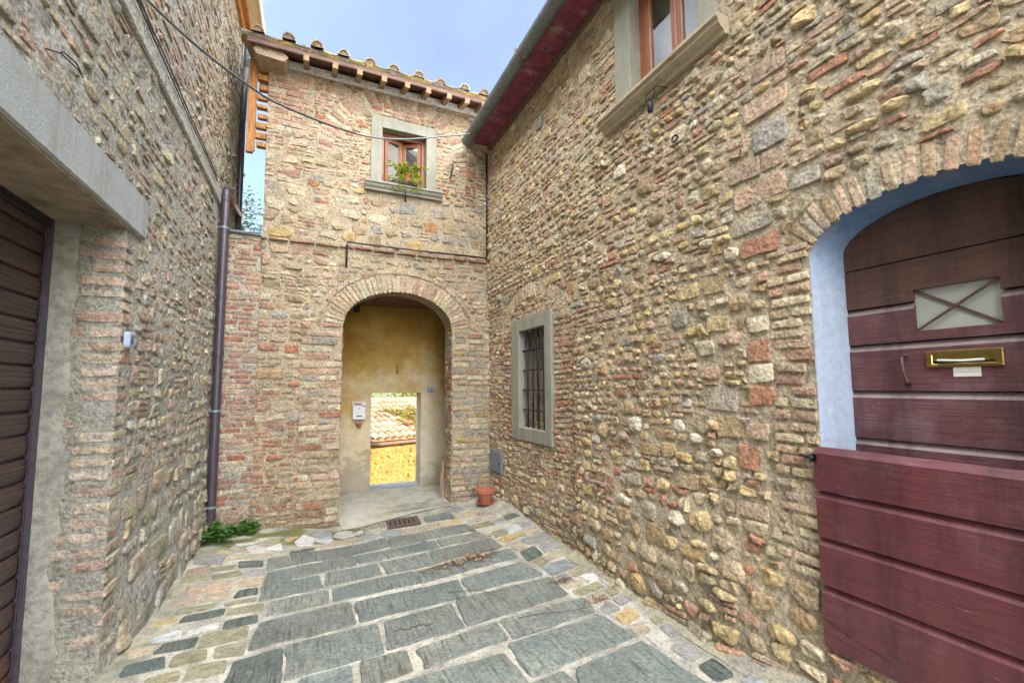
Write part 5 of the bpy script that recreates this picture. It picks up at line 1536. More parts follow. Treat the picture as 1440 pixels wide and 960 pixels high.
tag(w.build('ground', M_GRASS, None, origin=(0, 0, -2.6)), kind='structure')
w = MB(); w.box(-1.05, 2.42, -14, -1.45, -.3, -.02, col=(.3, .3, .27)); tag(w.build('street', M_PAVE, None, origin=(0, 0, 0)), kind='structure')
w = MB(); w.box(-6, -1.0, -14, -3.25, -.3, -.025, col=(.3, .3, .27)); w.box(2.43, 6, -14, -3.25, -.3, -.025, col=(.3, .3, .27)); tag(w.build('street', M_PAVE, None, origin=(0, 0, 0)), kind='structure')

# boulder at the garage corner
bs = MB()
p = [(-.99+.16*math.cos(a)*(1+.15*nz(a, 1)), 2.93+.20*math.sin(a)) for a in [2*PI*i/16 for i in range(16)]]
stone(bs, lambda u, v, n: (u, v, n), p, .075, (.21, .22, .16), 'cob', tilt=.05, rough=.2)
tag(bs.build('corner_boulder', M_PAVE, None, smooth=True), 'mossy rounded kerb stone at the foot of the brick garage corner', 'stone')

# ------------------------------------------------------------------ loose and fixed things
# drain grate
G = [(.0, 0)]
gc = [(0.9, 5.615), (1.265, 5.51), (1.293, 5.821), (0.922, 5.992)]
w = MB()
a, b, c, d = [Vector((x, y, g(x, y)+.016)) for x, y in gc]
ex = ((b-a)+(c-d))/2; ey = ((d-a)+(c-b))/2; o0 = (a+b+c+d)/4
def gb(u0, u1, v0, v1, m_=w, h=.006):
    m_.obox(o0+ex*((u0+u1)/2)+ey*((v0+v1)/2), ex*((u1-u0)/2), ey*((v1-v0)/2), Vector((0, 0, h)))
gb(-.5, .5, .33, .5); gb(-.5, .5, -.5, -.33); gb(-.5, -.42, -.33, .33); gb(.42, .5, -.33, .33)
for i in range(6): u = -.42+.84*(i+.0)/6; gb(u+.055, u+.14-.0, -.33, .33)
gr = w.build('drain_grate', M_GRATE); tag(gr, 'rusty slotted iron drain grate set in the paving before the arch', 'drain grate')
w = MB(); w.obox(o0-Vector((0, 0, .013)), ex*.48, ey*.46, Vector((0, 0, .003))); pt = w.build('drain_pit', M_SOIL, gr)
# terracotta pot on its saucer by the right pier
pc = (2.20, 5.80)
zc = g(*pc)+.012
w = MB(); w.lathe((pc[0], pc[1], zc), [(.0, .0), (.105, .0), (.125, .012), (.132, .030), (.124, .030), (.112, .014), (0, .012)], 36)
tag(w.build('pot_saucer', M_TERRA, None, smooth=True, auto=40), 'round terracotta saucer under the empty pot by the arch', 'saucer')
w = MB(); w.lathe((pc[0], pc[1], zc+.0125), [(.0, .0), (.082, .0), (.088, .008), (.110, .125), (.112, .128), (.128, .132), (.133, .176), (.128, .184), (.118, .184), (.112, .17), (.106, .135), (.10, .12)], 40)
fp = w.build('flower_pot', M_TERRA, None, smooth=True, auto=35); tag(fp, 'empty terracotta flower pot standing in the corner by the arch', 'flower pot')
w = MB(); w.lathe((pc[0], pc[1], zc+.0125), [(.108, .118), (.06, .128), (0, .122)], 24); w.build('soil', M_SOIL, fp, smooth=True)
# leaning plank in the passage
w = MB(); w.obox((1.83, 6.62, .22), (.010, 0, 0), (0, .035, .0), (-.0, .02, .29)); w.obox((1.812, 6.645, .14), (.007, 0, 0), (0, .02, 0), (.0, .01, .2))
tag(w.build('wooden_plank', M_RAFT), 'narrow brown plank leaning inside the right jamb of the arch', 'plank')
# letterbox and little bracket under it
w = MB(); y = YI-.012
mb0, mb1, mz0, mz1 = .635, .83, 1.095, 1.385
mbx = empty('mailbox', ((mb0+mb1)/2, y, mz0), 'white metal letterbox with red sticker on the passage wall', 'mailbox')
w.box(mb0, mb1, y-.085, y-.0, mz0, mz1-.035, bev=.006); w.build('body', M_WHITE, mbx)
w = MB(); w.prism([(y-.10, mz1-.060), (y-.098, mz1-.030), (y-.0, mz1), (y-.0, mz1-.034), (y-.094, mz1-.056)], lambda a, z: (mb0-.006, a, z), lambda a, z: (mb1+.006, a, z)); w.build('flap', M_WHITE, mbx)
w = MB(); w.box(mb0+.02, mb1-.055, y-.1015, y-.0995, mz1-.058, mz1-.034); w.build('sticker', M_REDLBL, mbx)
w = MB(); w.box(mb1-.05, mb1-.008, y-.0875, y-.0852, mz1-.085, mz1-.070); w.build('maker_plate', M_PIPE, mbx)
w = MB(); w.box((mb0+mb1)/2-.04, (mb0+mb1)/2+.045, y-.0875, y-.0852, mz0+.042, mz0+.060); w.build('name_plate', M_PIPE, mbx)
w = MB(); w.tube([((mb0+mb1)/2, y-.085, mz1-.115), ((mb0+mb1)/2, y-.090, mz1-.115)], .009, 10); w.build('lock', M_BLACK, mbx)
w = MB(); w.lathe((.735, y-.02, 1.0), [(.0, -.035), (.028, -.03), (.044, .0), (.058, .035), (.05, .037), (.036, .01), (0, .0)], 18)
tag(w.build('wall_bracket', M_TERRA, None, smooth=True), 'small broken clay bracket on the plaster below the letterbox', 'bracket')
# number plaques
def plaque(name, pts, normal, up, txt, label, blue):
    c = Vector(pts); n = Vector(normal); u = Vector(up); s = u.cross(n)
    hw, hh = blue
    w = MB()
    prof = []
    def rr(w_, h_, r_, off, k=5):
        o = []
        for cx, cy, a0 in ((w_-r_, h_-r_, 0), (-w_+r_, h_-r_, PI/2), (-w_+r_, -h_+r_, PI), (w_-r_, -h_+r_, 1.5*PI)):
            for i in range(k): a = a0+PI/2*i/(k-1); o.append(tuple(c+s*(cx+r_*math.cos(a))+u*(cy+r_*math.sin(a))+n*off))
        return o
    A = rr(hw, hh, .022, 0); B = rr(hw, hh, .022, .020); D = rr(hw-.010, hh-.010, .016, .027); m_ = len(A)
    w.add(A+B+D, [(i, (i+1) % m_, m_+(i+1) % m_, m_+i) for i in range(m_)]+[(m_+i, m_+(i+1) % m_, 2*m_+(i+1) % m_, 2*m_+i) for i in range(m_)]+[tuple(range(2*m_, 3*m_))])
    o = w.build('house_number_plaque', M_PLAQ, None, origin=tuple(c)); tag(o, label, 'number plaque')
    cu = bpy.data.curves.new('number', 'FONT'); cu.body = txt; cu.align_x = 'CENTER'; cu.align_y = 'CENTER'; cu.size = hh*1.5; cu.extrude = .0015; cu.materials.append(M_INK)
    t = bpy.data.objects.new('number', cu); COL.objects.link(t); t.parent = o
    me = bpy.data.meshes.new_from_object(t); bpy.data.objects.remove(t); t = bpy.data.objects.new('number', me); COL.objects.link(t); t.parent = o
    M4 = Matrix((s, u, n)).transposed().to_4x4(); M4.translation = n*.0275
    t.matrix_local = M4
    w2 = MB(); E0 = rr(hw-.013, hh-.013, .013, .0272); E1 = rr(hw-.017, hh-.017, .010, .0276)
    w2.add(E0+E1, [(i, (i+1) % m_, m_+(i+1) % m_, m_+i) for i in range(m_)]); w2.build('border', M_HATCH, o)
    return o
plaque('p', (XL+.015, 3.345+.06, 1.892), (1, 0, 0), (0, 0, 1), '8', 'thick white tile numbered 8 on the brick garage corner', (.046, .050))
plaque('p', (1.915, YI-.012, 1.563), (0, -1, 0), (0, 0, 1), '6', 'small white tile numbered 6 beside the passage doorway', (.062, .045))
# hook hanging in the passage
w = MB(); w.tube([(1.335, YI-.004, 1.985), (1.336, YI-.03, 1.98), (1.338, YI-.03, 1.88)], .006, 6)
w.tube([(1.345+.022*math.cos(a), YI-.03, 1.855+.022*math.sin(a)) for a in [2*PI*i/12 for i in range(13)]], .005, 6, cap=False)
tag(w.build('iron_hook', M_BLACK, None, smooth=True), 'iron hook and ring hanging on the plaster above the doorway', 'hook')
w = MB(); w.box(.625, .715, YI-.10, YI-.012, 2.835, 2.945, bev=.004); w.box(.632, .708, YI-.115, YI-.101, 2.842, 2.938, bev=.003)
tag(w.build('junction_box', M_BLACK), 'small black square box high in the corner of the passage', 'box')
# utility hatch low on the far right wall
ht = empty('utility_hatch', (XR+.04, 5.915, .42), 'grey metal utility hatch low on the wall beside the flower pot', 'hatch')
w = MB(); hx = XR+.035
w.box(hx-.022, hx+.02, 5.715, 6.115, .415, .715, bev=.004); w.build('frame', M_HATCH, ht)
w = MB(); w.box(hx-.030, hx-.0225, 5.735, 6.095, .435, .695, bev=.004); w.build('panel', M_HATCH, ht)
w = MB(); w.tube([(hx-.030, 5.765, .555), (hx-.040, 5.765, .555)], .013, 10); w.build('lock', M_BLACK, ht)
# ironwork on the walls
def hook(pts, r, label, cat='hook', m_=None):
    w = MB(); w.tube(pts, r, 7); return tag(w.build('iron_hook', m_ or M_BLACK, None, smooth=True), label, cat)
w = MB(); w.tube([(XR-.02, 2.42, 3.81), (XR-.10, 2.44, 3.815), (XR-.11, 2.54, 3.805), (XR-.07, 2.60, 3.79), (XR-.06, 2.52, 3.785), (XR-.10, 2.46, 3.80)], .0045, 6); w.tube([(XR-.085, 2.53, 3.79), (XR-.085, 2.53, 3.75)], .004, 6); w.lathe((XR-.085, 2.53, 3.665), [(.004, 0), (.020, .005), (.022, .06), (.016, .085), (0, .088)], 10)
tag(w.build('iron_hook', M_BLACK, None, smooth=True), 'bent iron hook with a hanging insulator under the big upper window sill', 'hook')
w = MB(); w.tube([(XR-.035, 2.345+.028*math.cos(a), 3.375+.022*math.sin(a)) for a in [2*PI*i/14 for i in range(15)]], .006, 6, cap=False); w.tube([(XR-.03, 2.345, 3.397), (XR+.01, 2.345, 3.40)], .006, 6)
tag(w.build('iron_ring', M_BLACK, None, smooth=True), 'small iron ring in the rubble below the big upper window', 'ring')
w = MB(); w.tube([(XL-.01, 2.34, 2.98), (XL+.05, 2.36, 2.985), (XL+.06, 2.48, 3.0), (XL+.05, 2.56, 3.01), (XL+.055, 2.48, 3.025), (XL+.05, 2.38, 3.005), (XL+.05, 2.36, 2.985)], .0032, 6)
tag(w.build('wire_loop', M_BLACK, None, smooth=True), 'black wire loop sticking out of the wall above the concrete lintel', 'wire')
w = MB(); w.tube([(1.80, YB-.0, 4.66), (1.79, YB-.10, 4.70), (1.80, YB-.13, 4.78), (1.81, YB-.13, 4.86)], [.012, .012, .014, .018], 7)
tag(w.build('iron_bracket', M_GRATE, None, smooth=True), 'rusty iron bracket jutting from the facade beside the pot window', 'bracket')
w = MB(); w.tube([(1.14, YB-.02, 4.262), (1.135, YB-.09, 4.25), (1.13, YB-.10, 4.19), (1.135, YB-.08, 4.17)], .009, 7); w.tube([(1.14, YB-.10, 4.39), (1.135, YB-.10, 4.30), (1.14, YB-.10, 4.16)], .006, 6)
tag(w.build('iron_hook', M_BLACK, None, smooth=True), 'short black iron hook below the flower pot sill', 'hook')
# overhead cable and cables along the cement band
cp = [(-1.0, 3.05, 3.90), (-.76, 3.3, 3.815), (-.485, 3.56, 3.776), (-.244, 3.775, 3.79), (.32, 4.28, 3.976), (.805, 4.71, 4.256), (1.40, 5.24, 4.706), (1.95, 5.70, 5.13), (2.33, 6.06, 5.62)]
def smooth_pts(P, k=6):
    P = [Vector(p) for p in P]; o = []
    for i in range(len(P)-1):
        a, b, c, d = P[max(i-1, 0)], P[i], P[i+1], P[min(i+2, len(P)-1)]
        for j in range(k):
            t = j/k; o.append(.5*((2*b)+(c-a)*t+(2*a-5*b+4*c-d)*t*t+(3*b-a-3*c+d)*t**3))
    return o+[P[-1]]
sp_ = smooth_pts(cp)
cab = empty('overhead_cable', cp[0], 'black cable sagging across the court to the pale facade', 'cable')
k_ = int(len(sp_)*.5)
w = MB(); w.tube(sp_[:k_+1], .0085, 8); w.build('black_length', M_CABLE, cab, smooth=True)
w = MB(); w.tube(sp_[k_:], .0085, 8); w.build('grey_length', M_CABLEG, cab, smooth=True)
for lab, z0, dx in (('thin black cable clipped along the top of the cement band', 3.915, .038), ('second black cable running along the cement band, just below the first', 3.86, .045)):
    w = MB(); w.tube([(XL+dx+.006*nz(i*.9, z0), -2+.45*i, z0+.012*nz(i*.5, z0*3)) for i in range(18)], .006, 6); tag(w.build('wall_cable', M_CABLE, None, smooth=True), lab, 'cable')

# leaves --------------------------------------------------------------------
def leaf(mb, p, d, up, L_, W_, r, cup=.25, col=None, lobed=False):
    d = Vector(d).normalized(); s = d.cross(Vector(up)); s = s.normalized() if s.length > 1e-4 else Vector((1, 0, 0)); n = s.cross(d)
    p = Vector(p)
    k = r.uniform(.75, 1.2) if col is None else col
    c = (k, k*r.uniform(.95, 1.05), k*r.uniform(.9, 1.05))
    vs = [p, p+d*L_*.38+s*W_*.5+n*cup*W_*.4, p+d*L_*.75+s*W_*.38+n*cup*W_*.3, p+d*L_-n*.12*L_, p+d*L_*.75-s*W_*.38+n*cup*W_*.3, p+d*L_*.38-s*W_*.5+n*cup*W_*.4, p+d*L_*.5-n*.02*L_]
    mb.add([tuple(v) for v in vs], [(0, 1, 6), (1, 2, 6), (2, 3, 6), (3, 4, 6), (4, 5, 6), (5, 0, 6)], 0, c)
def weed(cx, cy, rad, hgt, n, label, r):
    t = empty('weed_plant', (cx, cy, g(cx, cy)), label, 'weed', 'weeds at the foot of the downpipe')
    st = MB(); lf = MB()
    for i in range(n):
        a = r.uniform(0, 2*PI); q = rad*math.sqrt(r.random()); h = hgt*(1-.5*(q/rad)**2)*r.uniform(.35, 1.0)
        b = Vector((cx+.3*q*math.cos(a), cy+.3*q*math.sin(a), g(cx, cy))); e = Vector((cx+q*math.cos(a), cy+q*math.sin(a), g(cx, cy)+h))
        if e.y > YB-.03: e.y = YB-.03-.02*r.random()
        if e.x < XL+.03: e.x = XL+.03
        m_ = (b+e)/2+Vector((0, 0, h*.25))
        st.tube([b, m_, e], [.0022, .0018, .001], 4)
        for k in range(r.choice((3, 4, 5))):
            aa = r.uniform(0, 2*PI); o_ = m_.lerp(e, r.uniform(.3, 1.0))
            leaf(lf, o_, (math.cos(aa), math.sin(aa), r.uniform(-.3, .35)), (0, 0, 1), r.uniform(.040, .075), r.uniform(.034, .056), r)
    lf.build('foliage', M_WEED, t, smooth=False); st.build('stems', M_WEED, t)
r5 = random.Random(5)
weed(-.865, 5.72, .17, .22, 58, 'bushy green weed around the base of the brown downpipe', r5)
weed(-.60, 6.02, .15, .14, 36, 'low spreading green weed against the thin-brick wall', r5)
weed(-.74, 5.93, .10, .10, 18, 'small sparse weed between the bushy one and the spreading one', r5)
# pot plant on the sill
px_, py_, pz_ = 1.17, YB-.075, 4.397
w = MB(); w.box(px_-.13, px_+.13, py_-.055, py_+.055, pz_, pz_+.012, bev=.003); w.box(px_-.13, px_+.13, py_-.055, py_-.048, pz_+.012, pz_+.045, bev=.002); w.box(px_-.13, px_+.13, py_+.048, py_+.055, pz_+.012, pz_+.045, bev=.002); w.box(px_-.13, px_-.122, py_-.047, py_+.047, pz_+.012, pz_+.045); w.box(px_+.122, px_+.13, py_-.047, py_+.047, pz_+.012, pz_+.045)
tag(w.build('plant_tray', M_BLACK), 'black plastic tray on the window sill under the pot plant', 'tray')
pp = empty('potted_plant', (px_, py_, pz_+.0125), 'trailing yellow-green plant in a terracotta pot on the window sill', 'plant')
w = MB(); w.lathe((px_, py_, pz_+.0125), [(0, 0), (.045, 0), (.058, .12), (.066, .122), (.069, .155), (.062, .157), (.056, .13)], 24); w.lathe((px_, py_, pz_+.0125), [(.056, .128), (0, .132)], 24)
w.build('pot', M_TERRA, pp, smooth=True, auto=35)
lf = MB(); st = MB()
r6 = random.Random(11)
for i in range(60):
    a = r6.uniform(0, 2*PI)
    if abs(math.cos(a)) < .35 and r6.random() < .6: continue
    L_ = r6.uniform(.10, .27)
    b = Vector((px_, py_, pz_+.17)); side = Vector((math.cos(a)*1.15, -abs(math.sin(a))*.55-.05 if r6.random() < .8 else math.sin(a)*.3, 0))
    e = b+side*L_+Vector((0, 0, r6.uniform(-.30, .10) if r6.random() < .65 else .12)); m_ = b+side*L_*.5+Vector((0, 0, .07))
    st.tube([b, m_, e], .002, 4)
    for k in range(9):
        t = r6.uniform(.25, 1.0); o_ = b*(1-t)**2+m_*2*t*(1-t)+e*t*t
        aa = r6.uniform(0, 2*PI); leaf(lf, o_, (math.cos(aa), math.sin(aa)*.8-.2, r6.uniform(-.5, .4)), (0, 0, 1), r6.uniform(.036, .060), r6.uniform(.030, .046), r6)
lf.build('foliage', M_POTLEAF, pp); st.build('stems', M_POTLEAF, pp)
# blown leaves and twigs
lt = MB(); r7 = random.Random(3)
def dry(x, y, s=1.0, up=.0):
    a = r7.uniform(0, 2*PI); z = g(x, y)+.017+up
    k = r7.choice((.5, .7, 1.0, 1.0, 1.3, 1.5)); 
    b0 = len(lt.c)
    leaf(lt, (x, y, z+r7.uniform(0, .006)), (math.cos(a), math.sin(a), r7.uniform(-.05, .35)), (r7.uniform(-.5, .5), r7.uniform(-.5, .5), 1), r7.uniform(.025, .05)*s, r7.uniform(.014, .028)*s, r7, cup=r7.uniform(.2, .8), col=k)
    for i in range(b0, len(lt.c)):
        c = lt.c[i]; lt.c[i] = (c[0], c[1], c[2]*.9)
PILES = [(1.32, 4.06, .30, .10, 75), (1.50, 4.12, .24, .09, 60), (1.12, 4.02, .2, .06, 22), (1.72, 4.92, .10, .08, 14), (1.62, 4.62, .3, .2, 16), (1.90, 3.34, .10, .05, 26), (2.02, 2.92, .10, .07, 14), (1.45, 5.35, .2, .12, 10), (2.30, 3.1, .04, .3, 16), (2.0, 5.4, .2, .2, 22), (.95, 4.35, .06, .03, 6)]
for x, y, sx_, sy_, n in PILES:
    for i in range(n):
        q = r7.gauss(0, .45); dry(x+sx_*q, y+sy_*r7.gauss(0, .6)+.18*q*sx_, r7.uniform(.6, 1.1), r7.uniform(0, .018) if n > 50 else 0)
for i in range(70): dry(r7.uniform(-.6, 2.25), r7.uniform(1.9, 5.6), r7.uniform(.35, .6))
for i in range(40):
    x, y, sx_, sy_, n = PILES[r7.choice((0, 0, 1, 1, 2, 5, 6))]; x += sx_*r7.gauss(0, .5); y += sy_*r7.gauss(0, .5); a = r7.uniform(-.6, .6); L_ = r7.uniform(.04, .14)
    z = g(x, y)+.019
    lt.tube([(x, y, z), (x+L_*.5*math.cos(a), y+L_*.5*math.sin(a)+r7.uniform(-.01, .01), z+r7.uniform(0, .012)), (x+L_*math.cos(a), y+L_*math.sin(a), z)], [.0025, .002, .001], 4, col=(.35, .35, .4))
def colored(name, base):
    m, nt, b = mat(name); at = N(nt, 'ShaderNodeAttribute', attribute_name='col')
    nt.links.new(mix(nt, 'MULTIPLY', 1.0, base, at.outputs['Color']), b.inputs['Base Color']); b.inputs['Roughness'].default_value = .8; return m
M_DRYC = colored('fallen_leaf', (.22, .135, .075))
tag(lt.build('leaf_litter', M_DRYC, None, origin=(1.4, 4.0, 0)), 'brown dry leaves and bits blown over the grey paving', 'leaf litter', kind='stuff')
def twig(P, label, r=.004, br=()):
    w = MB(); P = [(x, y, g(x, y)+z) for x, y, z in P]; w.tube(smooth_pts(P, 3), [r*.62*(1-.6*i/(3*len(P)-3)) for i in range(3*len(P)-2)], 6)
    for b in br: w.tube([(x, y, g(x, y)+z) for x, y, z in b], r*.35, 5)
    tag(w.build('twig', M_TWIG, None, smooth=True), label, 'twig', 'twigs on the paving')
twig([(1.02, 3.50, .022), (1.22, 3.44, .03), (1.32, 3.36, .024), (1.45, 3.38, .022)], 'long thin forked twig lying alone across two grey slabs', .0045, [[(1.28, 3.40, .028), (1.36, 3.22, .022), (1.38, 3.10, .02)]])
twig([(1.35, 2.93, .02), (1.52, 2.90, .03), (1.72, 2.86, .024), (1.90, 2.84, .03)], 'crooked twig with a leafy tuft near the right-hand small setts', .004, [[(1.60, 2.89, .026), (1.58, 2.98, .03), (1.50, 3.02, .02)], [(1.78, 2.85, .026), (1.86, 2.72, .03)], [(1.84, 2.85, .026), (1.90, 2.94, .03)]])
twig([(.9, 3.98, .022), (1.12, 4.04, .03), (1.40, 4.10, .04), (1.7, 4.2, .03)], 'dark twig buried in the large pile of leaves', .005, [[(1.2, 4.06, .032), (1.25, 3.94, .024)], [(1.45, 4.11, .036), (1.6, 4.02, .02)]])
# wedge-shaped crack filled with debris in one slab
w = MB()
for i in range(26):
    x = .55+.26*i/26; y = 3.12+.03*nz(i*.4, 2)+.012*math.sin(i*.5); w.obox((x, y, g(x, y)+.0165), (.007, .003, 0), (-.002, .006*abs(nz(i*.9, 5))+.003, 0), (0, 0, .0015), 0)
tag(w.build('crack_debris', M_TWIG), 'dark crumbled dirt in a curved crack of a middle slab', 'debris', kind='stuff')
# ------------------------------------------------------------------ beyond the passage and over the roofs
TONE[:] = [.5, .80, (.37, .25, .08)]
ng = empty('stone_house', (1.6, 11.5, -1.75), 'sunlit ochre outbuilding with barrel-tiled roof seen through the low doorway', 'house')
A0 = Vector((-1.2, 10.25, 0)); DV = Vector((.94, .34, 0)).normalized(); NV = Vector((.34, -.94, 0)).normalized()
def MN(u, v, n): p = A0+DV*u+NV*n; return (p.x, p.y, v)
NE = 0.3
w = MB()
mortar(w, MN, [(0, 7.5, L(-1.8), L(NE))], .10, (.28, .185, .058), amp=.012)
rubble(w, MN, 1.6, 5.4, -1.75, NE-.02, (.09, .16), (1.0, 2.2), [(30, 'cob'), (40, 'blk'), (14, 'brk'), (10, 'skip')], [(14, (.37, .23, .06)), (10, (.27, .16, .045)), (8, (.44, .31, .11)), (4, (.30, .10, .03)), (4, (.18, .11, .04))], mort=.03, hr=(.008, .03), brickpal=[(5, (.42, .17, .06)), (5, (.46, .26, .12))])
vs = [MN(u, v, n) for n in (-.06, -2.5) for v in (-1.8, NE) for u in (0, 7.5)]
w.add(vs, [(0, 1, 3, 2), (4, 6, 7, 5), (0, 4, 5, 1), (2, 3, 7, 6), (0, 2, 6, 4), (1, 5, 7, 3)], 0, (.42, .31, .14))
w.build('wall', M_YWALL, ng, smooth=True, auto=50)
w = MB(); sl = math.radians(19)
rd = -NV*math.cos(sl)+Vector((0, 0, math.sin(sl))); ru = Vector((0, 0, 1))*math.cos(sl)+NV*math.sin(sl)
e0 = A0+NV*.16+Vector((0, 0, NE+.04))
w.add([tuple(e0+DV*a+rd*b) for a, b in ((-.2, 0), (7.7, 0), (7.7, 2.6), (-.2, 2.6))], [(0, 1, 2, 3)], 0, (.40, .24, .13))
for i in range(40): tile_row(w, e0+DV*(-.1+.195*i)+ru*.01, rd, ru, 2.65, rad=.082, tl=.40, n=6)
for i in range(20):   # ridge tiles
    a = e0+DV*(-.2+.4*i)+rd*2.60+ru*.03; b = a+DV*.42
    w.tube([tuple(a), tuple(b)], [.10, .085], 10, col=(.40, .22, .12))
w.build('roof', M_TILE, ng)
w = MB(); gp = e0-rd*.03-ru*.06
w.tube([tuple(gp+DV*a) for a in (-.2, 2, 4, 6, 7.7)], .045, 10); w.build('gutter', M_EAVE, ng, smooth=True)

def tree(name, loc, h, cr, label, leafm, n, r, trunk=.16, squash=1.0, grp=None, ls=.11):
    t = empty(name, loc, label, 'tree', grp)
    x, y, z = loc
    tr = MB(); lf = MB()
    top = Vector((x+r.uniform(-.3, .3), y, z+h*.8))
    tr.tube([(x, y, z), (x+.05, y, z+h*.3), tuple(top)], [trunk, trunk*.7, trunk*.15], 9)
    tips = []
    for i in range(16):
        a = r.uniform(0, 2*PI); f = r.uniform(.3, .9); b = Vector((x, y, z+h*.8*f))
        e = b+Vector((math.cos(a)*cr*r.uniform(.5, .95), math.sin(a)*cr*r.uniform(.5, .95), h*r.uniform(.08, .3)))
        m_ = (b+e)/2+Vector((0, 0, .15)); tr.tube([tuple(b), tuple(m_), tuple(e)], [trunk*.32, trunk*.2, trunk*.06], 5); tips += [e, m_, (m_+e)/2]
    tips += [top, top+Vector((0, 0, h*.12))]
    for i in range(n):
        c = r.choice(tips); q = Vector((r.gauss(0, 1), r.gauss(0, 1), r.gauss(0, squash))); p = c+q*cr*.17
        aa = r.uniform(0, 2*PI); leaf(lf, p, (math.cos(aa), math.sin(aa), r.uniform(-.7, .4)), (r.uniform(-.4, .4), r.uniform(-.4, .4), 1), ls*r.uniform(.7, 1.3), ls*.55, r)
    lf.build('crown', leafm, t); tr.build('trunk', M_BARK, t, smooth=True)
r8 = random.Random(21)
tree('olive_tree', (-2.15, 14.0, -2.0), 9.6, 1.35, 'grey-green treetop showing in the gap left of the pale facade', M_CYPLEAF, 6000, r8, ls=.12)
tree('garden_tree', (.6, 17.5, -2.0), 5.6, 2.3, 'sunny yellow-green tree behind the tiled outbuilding, left one', M_TREELEAF, 5200, r8, grp='trees behind the outbuilding')
tree('garden_tree', (3.6, 18.0, -2.0), 5.9, 2.4, 'sunny yellow-green tree behind the tiled outbuilding, middle one', M_TREELEAF, 5200, r8, grp='trees behind the outbuilding')
tree('garden_tree', (6.4, 19.5, -2.0), 6.2, 2.5, 'sunny yellow-green tree behind the tiled outbuilding, right one', M_TREELEAF, 4000, r8, grp='trees behind the outbuilding')
# creeper spreading over the outbuilding roof
cr_ = empty('creeper', tuple(MN(4.6, -1.75, .1)), 'yellow-green creeper climbing over the right end of the tiled outbuilding roof', 'creeper')
lf = MB(); st = MB()
for k in range(7):
    u = r8.uniform(4.0, 5.0); P = [Vector(MN(u+.2, -1.7, .05)), Vector(MN(u, NE-.1, .12))]
    q = e0+DV*(u)+rd*.1+ru*.10; P.append(q)
    for j in range(6): q = q+rd*r8.uniform(.1, .36)+DV*r8.uniform(-.3, .22); P.append(q+ru*r8.uniform(0, .06))
    S_ = smooth_pts(P, 4); st.tube(S_, .006, 4)
    for p in S_[6:]:
        for j in range(7):
            aa = r8.uniform(0, 2*PI); leaf(lf, p+DV*r8.gauss(0, .06)+rd*r8.gauss(0, .06)+ru*r8.uniform(0, .08), (math.cos(aa), math.sin(aa), r8.uniform(-.5, .4)), (0, 0, 1), r8.uniform(.05, .09), .05, r8)
lf.build('foliage', M_TREELEAF, cr_); st.build('stems', M_BARK, cr_)

# unseen taller house, added behind the right-hand house to keep low sun off the court
th = empty('shading_house', (10, -3, -.3), 'unseen tall block added behind the rubble house to shade the court', 'house')
w = MB(); w.box(7.6, 10.6, -13, 3.8, -2.5, 10.5); w.build('wall', M_CREAM, th)
w = MB(); w.prism([(7.2, 10.5), (11.0, 10.5), (9.1, 10.5+1.0)], lambda x, z: (x, -13.2, z), lambda x, z: (x, 3.8+.2, z)); w.build('roof', M_TILE, th)

# ------------------------------------------------------------------ camera, sky, sun
cam = bpy.data.cameras.new('camera'); co = bpy.data.objects.new('camera', cam); COL.objects.link(co); SC.camera = co
cam.sensor_width = 36; cam.lens = 632.1/1440*36; cam.shift_y = (492.3-480)/1440; cam.clip_start = .02; cam.clip_end = 2000
yaw, pit, rol = math.radians(24.167), math.radians(4.675), math.radians(-.306)
f = Vector((math.sin(yaw)*math.cos(pit), math.cos(yaw)*math.cos(pit), math.sin(pit)))
r0 = Vector((math.cos(yaw), -math.sin(yaw), 0)); u0 = r0.cross(f)
rt = r0*math.cos(rol)+u0*math.sin(rol); up_ = -r0*math.sin(rol)+u0*math.cos(rol)
M4 = Matrix((rt, up_, -f)).transposed().to_4x4(); M4.translation = (0, 0, 1.6); co.matrix_world = M4

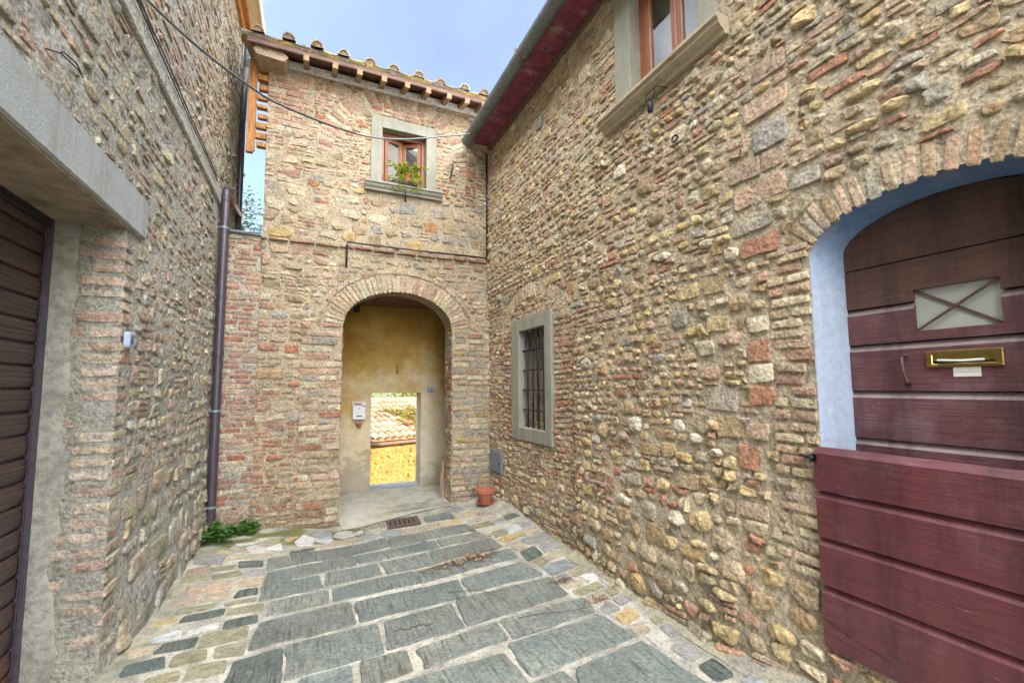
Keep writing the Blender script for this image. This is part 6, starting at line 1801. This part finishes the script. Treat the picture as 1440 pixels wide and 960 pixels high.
wd = bpy.data.worlds.new('World'); SC.world = wd; wd.use_nodes = True
nt = wd.node_tree; bg = nt.nodes['Background']
SE, SAZ = math.radians(17.0), Vector((0.78, -0.62, 0)).normalized()
sky = nt.nodes.new('ShaderNodeTexSky'); sky.sky_type = 'NISHITA'; sky.sun_disc = False; sky.sun_elevation = SE; sky.sun_rotation = math.atan2(SAZ.x, SAZ.y)
sky.air_density = 1.0; sky.dust_density = 1.2; sky.ozone_density = 2.0
# thin cloud; the bright bank overhead and behind the camera is added fill light
tc = nt.nodes.new('ShaderNodeTexCoord')
n = nt.nodes.new('ShaderNodeTexNoise'); n.inputs['Scale'].default_value = 2.2; n.inputs['Detail'].default_value = 4; n.inputs['Roughness'].default_value = .6
nt.links.new(tc.outputs['Generated'], n.inputs['Vector'])
dp = nt.nodes.new('ShaderNodeVectorMath'); dp.operation = 'DOT_PRODUCT'; dp.inputs[1].default_value = (-.25, -.64, .73); nt.links.new(tc.outputs['Generated'], dp.inputs[0])
s1 = math_n(nt, 'ADD', math_n(nt, 'MULTIPLY', n.outputs['Fac'], .9), math_n(nt, 'MULTIPLY', dp.outputs['Value'], .55))
rc = ramp(nt, s1, [(.15, 0.012), (.56, .026), (.68, .18), (.90, 1.0)])
cl = mix(nt, 'MIX', rc.outputs[0], sky.outputs[0], (36.0, 36.5, 37.6))
nt.links.new(cl, bg.inputs['Color']); bg.inputs['Strength'].default_value = 0.097
sn = bpy.data.lights.new('sun', 'SUN'); sn.energy = 4.5; sn.angle = math.radians(.53); sn.color = (1.0, .86, .66)
so = bpy.data.objects.new('sun', sn); COL.objects.link(so); so.location = (20, -10, 20)
sd = Vector((SAZ.x*math.cos(SE), SAZ.y*math.cos(SE), math.sin(SE)))
so.rotation_euler = sd.to_track_quat('Z', 'Y').to_euler()
vs_ = SC.view_settings; SC.display_settings.display_device = 'sRGB'; vs_.view_transform = 'Standard'; vs_.look = 'None'; vs_.gamma = 1; vs_.use_curve_mapping = False; vs_.exposure = 1.9
cy = SC.cycles; cy.max_bounces = 10; cy.diffuse_bounces = 6; cy.glossy_bounces = 4; cy.transmission_bounces = 6; cy.transparent_max_bounces = 12; cy.use_denoising = True
cy.sample_clamp_indirect = 6.0
try: cy.denoiser = 'OPENIMAGEDENOISE'
except Exception: pass
